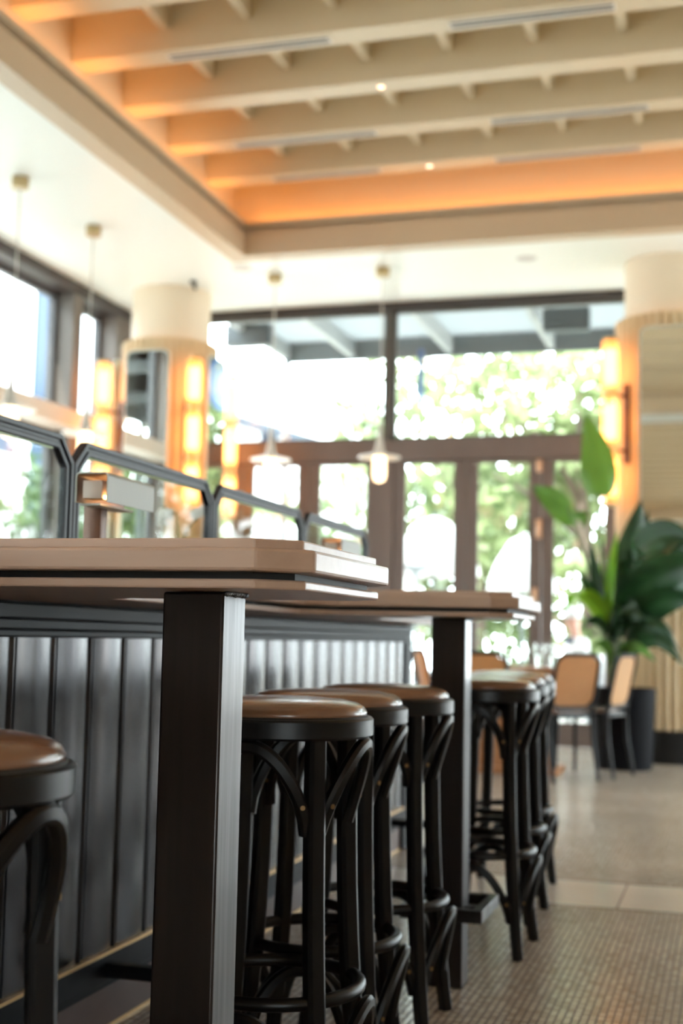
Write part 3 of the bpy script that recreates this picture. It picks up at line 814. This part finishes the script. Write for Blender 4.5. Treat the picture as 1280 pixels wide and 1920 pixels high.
# ================================================================== PLANTER AND PLANT
PLX, PLY = -.79, 10.12
t = thing('planter', 'tall black round planter holding the big leafy plant', 'planter', (PLX, PLY, 0))
MB().lathe([(0, 0), (.205, 0), (.235, .56), (.235, .60), (.21, .60), (.205, .50), (0, .50)], 40).build('pot', 'planter', t)
MB().lathe([(0, .503), (.207, .503)], 30).build('soil', 'soil', t)
plant = thing('bird_of_paradise', 'tall bird of paradise plant with big paddle leaves in the black planter', 'plant', (PLX, PLY, .50))
def bez(p, s):
    k = len(p)
    if k == 3: a, b, c = p; return a*(1-s)**2+b*2*s*(1-s)+c*s*s
    a, b, c, d = p; return a*(1-s)**3+b*3*s*(1-s)**2+c*3*s*s*(1-s)+d*s**3
def leaf(ps, side, w, m, fold=.25, shape=.8, N=18, lean=0.0):
    """ps midrib control points (world), side = width direction hint"""
    ps = [Vector(p)-Vector((PLX, PLY, .50)) for p in ps]; side = Vector(side).normalized(); rows = []
    for i in range(N+1):
        s = i/N; c = bez(ps, s); t_ = (bez(ps, min(1, s+.02))-bez(ps, max(0, s-.02))).normalized()
        sd = (side-t_*side.dot(t_)).normalized(); nn = t_.cross(sd)
        ww = w*(math.sin(PI*min(1, (s*.97+.03)**shape))**.75 if s < 1 else 0)*(1-.1*s)
        row = []
        for j in range(-3, 4):
            q = j/3
            wave = .012*math.sin(9*s+2*j)*abs(q)
            row.append(c+sd*(ww*q*math.cos(fold*abs(q)*1.2)+lean*ww*q*q)+nn*(ww*abs(q)*math.sin(fold)+wave))
        rows.append(row)
    MB().quadgrid(rows).build('leaf', m, plant, smooth=80)
stm = MB()
def stalk(pts, r0_=.016, r1_=.008):
    ps = [Vector(p)-Vector((PLX, PLY, .50)) for p in pts]; K = 12
    stm.tube([bez(ps, i/K) for i in range(K+1)], [r0_+(r1_-r0_)*i/K for i in range(K+1)], 8)
B = Vector((-.86, 10.08, .50))
def at(u, v, y):     # where a viewing line meets the upright plane y = const: used to size leaves in metres
    d = right*((u-640)/FPX)-up*((v-960)/FPX)+fwd; k = y/d.y; return Vector((d.x*k, y, .925+d.z*k))
# 1 tall upright leaf
stalk([B, at(1135, 1150, 10.05), at(1125, 1000, 9.95), at(1122, 925, 9.93)], .018, .009)
leaf([at(1122, 930, 9.93), at(1128, 880, 9.93), at(1118, 825, 9.95), at(1095, 775, 9.97)], (1, .25, 0), .150, 'leafA', .28, .62)
# 2 bent leaf to the left with pale tip
stalk([B, at(1125, 1130, 10), at(1100, 1040, 9.9), at(1062, 950, 9.85)], .018, .008)
leaf([at(1075, 985, 9.86), at(1062, 940, 9.84), at(1030, 930, 9.8), at(1000, 910, 9.70)], (.35, .35, .85), .125, 'leafA', .45, .8)
leaf([at(1075, 960, 9.9), at(1085, 955, 9.95), at(1092, 965, 10.0), at(1094, 990, 10.0)], (1, .6, .1), .06, 'leafA', .4)
# 3 lime upright rolled leaves
leaf([at(1140, 1160, 10.0), at(1138, 1110, 9.98), at(1146, 1050, 9.96), at(1158, 994, 9.95)], (1, .1, .1), .055, 'leafL', .6, .75)
leaf([at(1146, 1150, 10.06), at(1130, 1110, 10.05), at(1127, 1070, 10.05), at(1130, 1040, 10.05)], (1, .3, 0), .04, 'leafL', .6, .75)
# 4 large dark upright
stalk([B, at(1155, 1180, 10.1), at(1165, 1140, 10.12)], .016, .01)
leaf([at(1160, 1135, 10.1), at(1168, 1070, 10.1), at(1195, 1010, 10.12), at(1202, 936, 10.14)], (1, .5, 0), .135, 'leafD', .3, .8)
# 5 to 9 arching dark leaves on the right
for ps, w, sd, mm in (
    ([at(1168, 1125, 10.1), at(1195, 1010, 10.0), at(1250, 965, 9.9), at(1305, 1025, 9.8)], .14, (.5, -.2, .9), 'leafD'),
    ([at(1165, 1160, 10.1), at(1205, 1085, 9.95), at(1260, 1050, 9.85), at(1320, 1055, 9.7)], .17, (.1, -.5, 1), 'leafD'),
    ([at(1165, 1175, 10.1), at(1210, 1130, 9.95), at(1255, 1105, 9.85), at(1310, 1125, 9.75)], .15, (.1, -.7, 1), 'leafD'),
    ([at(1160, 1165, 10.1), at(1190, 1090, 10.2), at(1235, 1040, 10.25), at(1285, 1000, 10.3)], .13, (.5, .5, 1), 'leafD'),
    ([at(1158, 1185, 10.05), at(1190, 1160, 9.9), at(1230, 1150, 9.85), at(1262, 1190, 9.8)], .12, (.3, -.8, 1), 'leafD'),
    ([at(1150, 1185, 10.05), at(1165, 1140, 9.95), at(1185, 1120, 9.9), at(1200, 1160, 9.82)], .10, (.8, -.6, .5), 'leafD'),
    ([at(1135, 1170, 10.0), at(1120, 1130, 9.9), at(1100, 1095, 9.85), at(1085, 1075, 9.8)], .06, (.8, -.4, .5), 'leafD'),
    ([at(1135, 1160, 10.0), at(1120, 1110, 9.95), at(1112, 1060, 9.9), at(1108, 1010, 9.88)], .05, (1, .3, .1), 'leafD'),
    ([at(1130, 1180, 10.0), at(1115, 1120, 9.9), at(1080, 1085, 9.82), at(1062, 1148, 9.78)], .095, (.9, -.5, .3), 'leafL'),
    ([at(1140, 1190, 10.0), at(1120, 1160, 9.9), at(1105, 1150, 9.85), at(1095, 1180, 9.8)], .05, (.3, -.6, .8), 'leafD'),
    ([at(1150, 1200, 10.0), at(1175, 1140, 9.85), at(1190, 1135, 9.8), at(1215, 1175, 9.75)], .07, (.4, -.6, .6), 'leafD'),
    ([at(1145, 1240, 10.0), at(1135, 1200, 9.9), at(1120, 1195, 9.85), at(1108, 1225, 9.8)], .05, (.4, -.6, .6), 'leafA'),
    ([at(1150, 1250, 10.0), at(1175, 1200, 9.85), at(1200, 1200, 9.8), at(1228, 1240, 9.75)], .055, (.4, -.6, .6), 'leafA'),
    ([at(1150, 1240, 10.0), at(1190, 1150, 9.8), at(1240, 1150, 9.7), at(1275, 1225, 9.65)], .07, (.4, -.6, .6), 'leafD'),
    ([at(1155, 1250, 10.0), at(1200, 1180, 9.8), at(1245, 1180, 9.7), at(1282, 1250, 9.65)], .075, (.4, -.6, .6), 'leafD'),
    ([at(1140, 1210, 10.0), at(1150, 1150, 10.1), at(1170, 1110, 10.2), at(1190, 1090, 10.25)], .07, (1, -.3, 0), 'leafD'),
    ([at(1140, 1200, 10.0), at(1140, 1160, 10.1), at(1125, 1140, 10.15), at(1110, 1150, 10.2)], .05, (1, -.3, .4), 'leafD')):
    leaf(ps, sd, w, mm, .3, .8); 
    q = ps[0]; stalk([B+Vector((random.uniform(-.03, .1), random.uniform(-.04, .04), 0)), (B+q)/2+Vector((.03, 0, 0)), q], .013, .007)
stm.build('stem', 'stem', plant)

# ================================================================== OUTSIDE
struct(box('ground', 'patio', -30, 24, -12, 45, -.40, -.121))
struct(box('path', 'patio', -30, 24, YB+.21, 16.5, -.12, -.01))
# awning: ribbed sheet, rafters, fascia
aw = thing('awning', 'pale ribbed awning roof with rafters outside the back windows', 'awning', (0, 0, 0))
AX0, AX1, AY0, AY1 = -5.02, 4.4, YB+.40, 14.35
pts = []
n = 120
for i in range(n+1):
    y = AY0+(AY1-AY0)*i/n; pts.append((y, 4.36+(.010 if (i//2) % 2 else 0)))
sm_ = MB(); sm_.quadgrid([[(x, y, z) for y, z in pts] for x in (AX0, AX1)]); bmesh.ops.solidify(sm_.bm, geom=sm_.bm.faces[:], thickness=.004)
sm_.build('sheet', 'awn', aw, smooth=0)
x = -4.19
while x < AX1-.1:
    box('rafter', 'awn', x-.035, x+.035, AY0, AY1-.06, 4.16, 4.345, parent=aw); x += 1.145
box('rafter', 'awn', AX0, AX0+.07, AY0, AY1-.06, 4.16, 4.345, parent=aw)
box('fascia', 'awnb', AX0, AX1, AY1-.06, AY1, 4.13, 4.42, parent=aw)
box('wall_plate', 'awn', AX0, AX1, YB+.36, AY0+.02, 4.16, 4.345, parent=aw)
for x in (AX0+.05, 4.3):
    MB().tube([(x, AY1-.10, -.01), (x, AY1-.10, 4.16)], .04, 10).build('post', 'awnb', aw)
def heater(x, y, w, lab):
    t = thing('patio_heater', lab, 'heater', (x, y, 4.34), 0, 'dark box heaters under the awning')
    box('body', 'heater', -w/2, w/2, -.07, .07, -.34, -.11, parent=t, bevel=.01)
    box('grille', 'heater', -w/2+.03, w/2-.03, -.074, -.07, -.31, -.14, parent=t)
    for s in (-1, 1): MB().tube([(s*w*.35, 0, -.12), (s*w*.35, 0, -.0)], .01, 8).build('hanger', 'awnb', t)
heater(-4.92, 12.85, .50, 'dark box heater hanging outside left of the transom window')
heater(-1.56, 12.85, .46, 'dark box heater hanging outside near the right column')
sa = thing('side_awning', 'grey awning outside the side windows, mirrored in the left column', 'awning', (0, 0, 0))
m = MB(); m.quadgrid([[(x, y, 4.30) for x in (-8.4, -6.02)] for y in (-1.5, 8.8)]); bmesh.ops.solidify(m.bm, geom=m.bm.faces[:], thickness=.02); m.build('sheet', mat('grey_green_awning', (.20, .25, .23), .5), sa, smooth=0)
for y in (-1.4, .6, 2.6, 4.6, 6.6, 8.7): box('rafter', 'awnb', -8.35, -6.02, y-.04, y+.04, 4.15, 4.285, parent=sa)
box('fascia', 'awnb', -8.45, -8.39, -1.5, 8.8, 4.05, 4.34, parent=sa)
for y in (-1.4, 3.6, 8.7): MB().tube([(-8.36, y, -.121), (-8.36, y, 4.10)], .04, 10).build('post', 'awnb', sa)
# round blade sign
t = thing('hanging_sign', 'round blue-rimmed sign hanging edge-on under the awning', 'sign', (-3.33, 14.1, 3.86), math.radians(12))
def disc(r0_, r1_, x0, x1, name, m):
    mm = MB(); N = 40
    P = lambda r: [(r*math.cos(2*PI*i/N), r*math.sin(2*PI*i/N)) for i in range(N)]
    if r0_ > 0: mm.ring_prism(P(r1_), P(r0_), lambda a, b: (x0, a, b), lambda a, b: (x1, a, b))
    else: mm.prism(P(r1_), lambda a, b: (x0, a, b), lambda a, b: (x1, a, b))
    mm.build(name, m, t)
sb, sy_ = mat('sign_blue', (.10, .20, .42), .45), mat('sign_yellow', (.62, .55, .22), .5)
disc(.255, .31, -.03, .03, 'rim', sb); disc(0, .255, -.018, .018, 'face', mat('sign_grey', (.40, .46, .44), .5)); disc(.17, .20, -.024, .024, 'ring', sb)
mm = MB()
for a in range(4):
    for s in (-1, 1):
        c = (s*.0195, .225*math.cos(a*PI/2+.5), .225*math.sin(a*PI/2+.5)); mm.box(c[0]-.002, c[0]+.002, c[1]-.022, c[1]+.022, c[2]-.022, c[2]+.022)
mm.build('emblem', sy_, t)
MB().tube([(0, 0, .30), (0, 0, .48)], .01, 8).build('hanger', 'awnb', t)

# trees
def tree(loc, H, crown, n, sz, m, lab, seed, zc=None):
    rr = random.Random(seed)
    t = thing('tree', lab, 'tree', (*loc, -.13), 0, 'leafy trees beyond the patio')
    b = MB(); top = Vector((rr.uniform(-.3, .3), rr.uniform(-.3, .3), H*.75))
    b.tube([(0, 0, 0), top*.35+Vector((.1, 0, 0)), top*.7, top], [.16, .12, .08, .03], 8)
    for k in range(5):
        a = rr.random()*6.3; s = top*(.35+.1*k)
        b.tube([s, s+Vector((math.cos(a)*crown[0]*.4, math.sin(a)*crown[1]*.4, .5)), s+Vector((math.cos(a)*crown[0]*.8, math.sin(a)*crown[1]*.8, .8))], [.06, .04, .015], 6)
    b.build('trunk', 'bark', t)
    f = bmesh.new(); cz = zc if zc is not None else H*.6
    cl = []
    for k in range(42):
        while True:
            p = Vector((rr.uniform(-1, 1), rr.uniform(-1, 1), rr.uniform(-1, 1)))
            if p.length < 1: break
        cl.append(Vector((p.x*crown[0], p.y*crown[1], cz+p.z*crown[2])))
    for i in range(int(n*.72)):
        c = rr.choice(cl)+Vector((rr.gauss(0, .26), rr.gauss(0, .26), rr.gauss(0, .24)))
        R_ = Euler((rr.uniform(0, 6.3), rr.uniform(0, 6.3), rr.uniform(0, 6.3))).to_matrix()
        s = sz*rr.uniform(.6, 1.3)
        vs = [f.verts.new(c+R_ @ Vector(q)) for q in ((-s, 0, 0), (0, -s*.42, s*.1), (s, 0, 0), (0, s*.42, s*.1))]
        f.faces.new(vs)
    me = bpy.data.meshes.new('foliage'); f.to_mesh(me); f.free(); me.materials.append(m)
    o = bpy.data.objects.new('foliage', me); COL.objects.link(o); o.parent = t
tm3 = leafmat('tree_leaf_d', (.025, .05, .018), (.075, .125, .04), .35, .45, 1.4)
tm = [leafmat('tree_leaf_a', (.10, .15, .055), (.29, .35, .17), .5, .4, 1.2, (.62, .42, .30)),
      leafmat('tree_leaf_b', (.14, .20, .07), (.34, .40, .20), .5, .4, 1.0),
      leafmat('tree_leaf_c', (.06, .105, .035), (.19, .26, .10), .45, .4, 1.3, (.58, .36, .24)), tm3]
for i, (p, H, c, n, s, k, lab) in enumerate((
    ((-3.6, 18.6), 6.2, (1.9, 1.5, 2.6), 2600, .15, 0, 'loose leafy tree seen through the middle transom pane, right of the mullion'),
    ((-1.9, 17.8), 6.0, (1.6, 1.3, 2.7), 2600, .15, 1, 'leafy tree seen beside the right column and its sconce'),
    ((-.2, 18.4), 6.2, (1.8, 1.5, 2.8), 2200, .16, 0, 'leafy tree standing behind the right column'),
    ((-5.6, 19.5), 3.3, (1.6, 1.2, 1.3), 1800, .13, 2, 'low rounded tree seen through the doors left of centre'),
    ((-7.6, 20.5), 3.2, (1.6, 1.2, 1.2), 1500, .13, 1, 'low tree seen through the leftmost door panes'),
    ((-4.6, 21.5), 4.6, (2.2, 1.2, 1.6), 2000, .16, 1, 'pale tree behind the white parasols'),
    ((-2.2, 20.6), 4.2, (2.4, 1.2, 1.9), 2400, .15, 2, 'darker tree behind the right-hand door panes'),
    ((2.4, 17.6), 5.4, (2.2, 1.0, 1.25), 5000, .15, 3, 'unseen dense dark tree added to block sky reflections, hidden behind the right column'),  # added out of view, keeps bright sky out of the glass screens' reflections
    ((6.0, 17.4), 5.6, (1.4, 1.0, 1.2), 2500, .15, 3, 'unseen dense dark tree added farther right to block sky reflections, beyond the right column'),  # second added tree out of view, blocks sky farther right
    ((-8.6, 15.3), 3.2, (.7, .8, 1.2), 3500, .11, 3, 'green shrub tree outside seen through the second glass screen'),
    ((-7.9, 17.4), 3.0, (.9, .8, 1.1), 3000, .11, 2, 'green shrub tree outside the window corner behind the left column'),
    ((-9.9, 3.2), 4.9, (.9, 2.0, 1.7), 6000, .13, 2, 'long green shrub tree outside the side windows, mirrored in the left column'),
    ((-9.9, -1.6), 4.6, (.9, 1.8, 1.6), 4000, .14, 3, 'green shrub tree outside the side windows, behind the camera\'s shoulder'))):
    tree(p, H, c, n, s, tm[k], lab, 40+i)
# low hedge planters along the patio edge
def hedge(x0, x1, y, lab, seed):
    rr = random.Random(seed)
    t = thing('hedge_planter', lab, 'planter', ((x0+x1)/2, y, -.121), 0, 'planted troughs at the patio edge'); w = (x1-x0)/2
    m = MB(); p = [(-w, -.2), (w, -.2), (w, .2), (-w, .2)]
    m.ring_prism(p, offset_poly(p, .03), lambda a, b: (a, b, 0), lambda a, b: (a, b, .55)); m.box(-w+.02, w-.02, -.18, .18, .02, .5)
    m.build('trough', 'bldw', t)
    f = bmesh.new()
    for i in range(int(700*w)):
        c = Vector((rr.uniform(-w, w), rr.gauss(0, .13), .55+abs(rr.gauss(0, .28))))
        R_ = Euler((rr.uniform(0, 6.3), rr.uniform(0, 6.3), rr.uniform(0, 6.3))).to_matrix(); s = .075*rr.uniform(.6, 1.4)
        f.faces.new([f.verts.new(c+R_ @ Vector(q)) for q in ((-s, 0, 0), (0, -s*.45, 0), (s, 0, 0), (0, s*.45, 0))])
    me = bpy.data.meshes.new('foliage'); f.to_mesh(me); f.free(); me.materials.append(tm[(seed) % 2])
    o = bpy.data.objects.new('foliage', me); COL.objects.link(o); o.parent = t
hedge(-3.7, -1.9, 16.8, 'white planted trough seen under the farther table arm', 2)
hedge(-1.8, .2, 16.8, 'white planted trough seen beside the black planter', 3)
hedge(-7.4, -5.2, 16.8, 'white planted trough beyond the left doors', 4)
# parasols
def parasol(x, y, z, r, lab, h=.42, first=[]):
    t = thing('parasol', lab, 'parasol', (x, y, -.121), 0, 'white parasols on the patio')
    z += .121
    MB().lathe([(0, z), (r*.35, z-h*.12), (r*.75, z-h*.55), (r*.97, z-h*.95), (r, z-h*1.15), (r*.98, z-h*1.15), (r*.74, z-h*.58), (r*.34, z-h*.15), (0, z-.03)], 8*4, closed=False).build('canopy', 'umb', t, smooth=20)
    MB().tube([(0, 0, .06), (0, 0, z+.04)], .024, 10).build('pole', 'awnb', t)
    MB().lathe([(0, 0), (.28, 0), (.28, .05), (.06, .08), (0, .08)], 24).build('base', 'awnb', t)
    for k in range(8):
        a = 2*PI*k/8; MB().tube([(.02*math.cos(a), .02*math.sin(a), z-h*1.0), (r*.6*math.cos(a), r*.6*math.sin(a), z-h*.50)], .008, 6).build('rib', 'awnb', t)
parasol(-3.40, 15.2, 2.40, .55, 'white domed parasol seen through the middle door pane', .62)
parasol(-2.44, 15.8, 2.22, .42, 'white parasol seen through the door pane right of the middle one', .6)
parasol(-5.35, 15.3, 2.36, .75, 'white parasol seen through the third glass screen', .9)
parasol(-4.6, 17.4, 2.2, .6, 'white parasol farther back left of the centre doors', .8)
# bowl lamp on a pole
t = thing('bowl_lamp', 'dark bowl-topped pole in front of the white domed parasol', 'lamp', (-3.43, 14.4, -.01))
MB().lathe([(0, 1.60), (.02, 1.62), (.05, 1.70), (.16, 1.755), (.165, 1.765), (.155, 1.77), (.04, 1.72), (0, 1.715)], 28).build('bowl', 'awnb', t)
MB().tube([(0, 0, .03), (0, 0, 1.64)], .022, 10).build('pole', 'awnb', t)
MB().lathe([(0, 0), (.16, 0), (.16, .02), (.03, .04), (0, .04)], 24).build('base', 'awnb', t)

# buildings
def building(name, lab, x0, x1, y0, y1, h, wins, m='bldw', roof=None, face='-y'):
    t = thing(name, lab, 'building', ((x0+x1)/2, (y0+y1)/2, -.40)); w, d = (x1-x0)/2, (y1-y0)/2
    box('walls', m, -w, w, -d, d, 0, h, parent=t)
    for a, b, z0, z1 in wins:
        if face == '-y':
            f = box('window', 'bldb', a-t.location.x, b-t.location.x, -d-.04, -d+.02, z0, z1, parent=t)
        else:
            f = box('window', 'bldb', w-.02, w+.05, a-t.location.y, b-t.location.y, z0, z1, parent=t)
    if roof == 'gable':
        rm = mat('slate_roof', (.05, .062, .078), .7, spec=.2)
        MB().prism([(-w-.3, h), (w+.3, h-1.7), (w+.3, h-1.5), (-w-.3, h+.25)], lambda a, b: (a, -d-.4, b), lambda a, b: (a, d, b)).build('roof', rm, t, smooth=0)
    else:
        box('roof', 'bldw', -w-.1, w+.1, -d-.1, d+.1, h, h+.2, parent=t)
    return t
hs = building('house', 'white house with sloping slate roof seen through the left transom pane', -13.2, -8.2, 27, 33, 6.9, [(-12.6, -11.6, 4.6, 5.6), (-10.9, -10.1, 4.3, 5.3), (-9.98, -9.62, 4.9, 5.95)], roof='gable')
for x0, x1, z0, z1 in ((-10.25, -9.62, 6.0, 6.95), (-10.55, -10.25, 6.6, 6.85), (-9.5, -9.2, 5.9, 6.5)):
    box('chimney', 'bldb', x0-hs.location.x, x1-hs.location.x, -2.4, -1.6, z0, z1, parent=hs)
building('shop_building', 'white rendered building with blue window bands outside the side windows', -19, -14, 2, 30, 11, 
         [(14.6, 15.6, 4.2, 10), (18.6, 19.3, 1, 10), (24.0, 24.9, .8, 10.2), (21.0, 23.4, 4.9, 5.5), (8.6, 11.0, 3.6, 4.4), (27, 28, 1, 9)], face='x')

# seated guest outside
def person(loc, rz):
    t = thing('person', 'person in a white cap and white shirt sitting outside beyond the glass doors', 'person', loc, rz)
    def skin(name, V, E, R, m, root=0, sub=2, parent=t):
        me = bpy.data.meshes.new(name); me.from_pydata(V, E, []); o = bpy.data.objects.new(name, me); COL.objects.link(o); o.parent = parent
        s = o.modifiers.new('skin', 'SKIN'); s.use_smooth_shade = True
        for i, d in enumerate(me.skin_vertices[0].data):
            r = R[i]; d.radius = r if isinstance(r, tuple) else (r, r); d.use_root = (i == root)
        sb_ = o.modifiers.new('sub', 'SUBSURF'); sb_.levels = sub; sb_.render_levels = sub
        me.materials.append(m); return o
    skinm = mat('skin', (.62, .34, .26), .5); shirt = mat('white_shirt', (.80, .80, .80), .7); navy = mat('navy_cloth', (.03, .04, .09), .7)
    V = [(0, 0, .50), (0, .01, .70), (0, .02, .90), (0, .03, .99), (0, .05, 1.06), (0, .07, 1.14), (0, .08, 1.22),
         (.16, .02, .95), (.21, .06, .72), (.16, .26, .70), (-.16, .02, .95), (-.21, .06, .72), (-.16, .26, .70),
         (.09, .02, .49), (.11, .40, .50), (.11, .42, .09), (.11, .53, .04), (-.09, .02, .49), (-.11, .40, .50), (-.11, .42, .09), (-.11, .53, .04),
         (.13, .34, .71), (-.13, .34, .71)]
    E = [(0, 1), (1, 2), (2, 3), (3, 4), (4, 5), (5, 6), (2, 7), (7, 8), (8, 9), (2, 10), (10, 11), (11, 12), (0, 13), (13, 14), (14, 15), (15, 16), (0, 17), (17, 18), (18, 19), (19, 20), (9, 21), (12, 22)]
    R = [(.15, .11), (.14, .10), (.15, .10), (.07, .06), .05, (.075, .09), (.065, .085), .055, .042, .032, .055, .042, .032, .085, .062, .045, .035, .085, .062, .045, .035, .022, .022]
    body = skin('body', V, E, R, skinm)
    # shirt, trousers, shoes follow the body
    skin('shirt', [(0, 0, .50), (0, .01, .70), (0, .02, .92), (0, .03, .985), (.16, .02, .95), (.20, .05, .78), (-.16, .02, .95), (-.20, .05, .78)],
         [(0, 1), (1, 2), (2, 3), (2, 4), (4, 5), (2, 6), (6, 7)], [(.165, .125), (.155, .115), (.165, .115), (.078, .068), .066, .056, .066, .056], shirt)
    skin('trousers', [(0, 0, .50), (.10, .03, .49), (.11, .40, .50), (.11, .42, .14), (-.10, .03, .49), (-.11, .40, .50), (-.11, .42, .14)],
         [(0, 1), (1, 2), (2, 3), (0, 4), (4, 5), (5, 6)], [(.16, .12), .095, .072, .055, .095, .072, .055], navy)
    m = MB(); m.lathe([(.094, 1.20), (.096, 1.24), (.075, 1.29), (.03, 1.315), (0, 1.318)], 24, (0, .075))
    m.box(-.06, .06, .14, .22, 1.20, 1.212, bev=.004); m.build('cap', shirt, t)
    m = MB(); m.box(-.012, .012, .155, .18, 1.13, 1.165, bev=.004); m.build('nose', skinm, t)
    for s in (-1, 1):
        m = MB(); r = bmesh.ops.create_uvsphere(m.bm, u_segments=8, v_segments=6, radius=.009); bmesh.ops.translate(m.bm, verts=r['verts'], vec=(s*.032, .155, 1.175))
        m.build('eye', navy, t)
    box('collar_scarf', navy, -.09, .03, .08, .16, .93, .99, parent=t, bev=.01)
    for s in (-1, 1):
        f = MB()
        for k in range(4):
            x0 = s*.13+(k-1.5)*.016; f.tube([(x0, .36, .712), (x0, .40, .714-.002*k), (x0, .425, .70)], [.008, .008, .006], 8)
        f.tube([(s*.13-s*.03, .345, .71), (s*.13-s*.048, .375, .708)], .008, 8)
        f.build('hand', skinm, t)
        MB().lathe([(0, 0), (.045, 0), (.045, .05), (.03, .08), (0, .08)], 14, (s*.11, .47)).build('shoe', navy, t)
person((-1.56, 14.0, -.01), math.radians(120))
t = thing('patio_chair', 'patio chair under the person sitting outside', 'chair', (-1.56, 14.0, -.01), math.radians(120))
box('seat', 'bldw', -.22, .22, -.22, .22, .37, .40, parent=t, bev=.01)
box('backrest', 'bldw', -.22, .22, -.26, -.23, .40, .82, parent=t, bev=.01)
for sx in (-1, 1):
    for sy2 in (-1, 1): box('leg', 'awnb', sx*.2-.015, sx*.2+.015, sy2*.2-.015, sy2*.2+.015, 0, .375, parent=t)
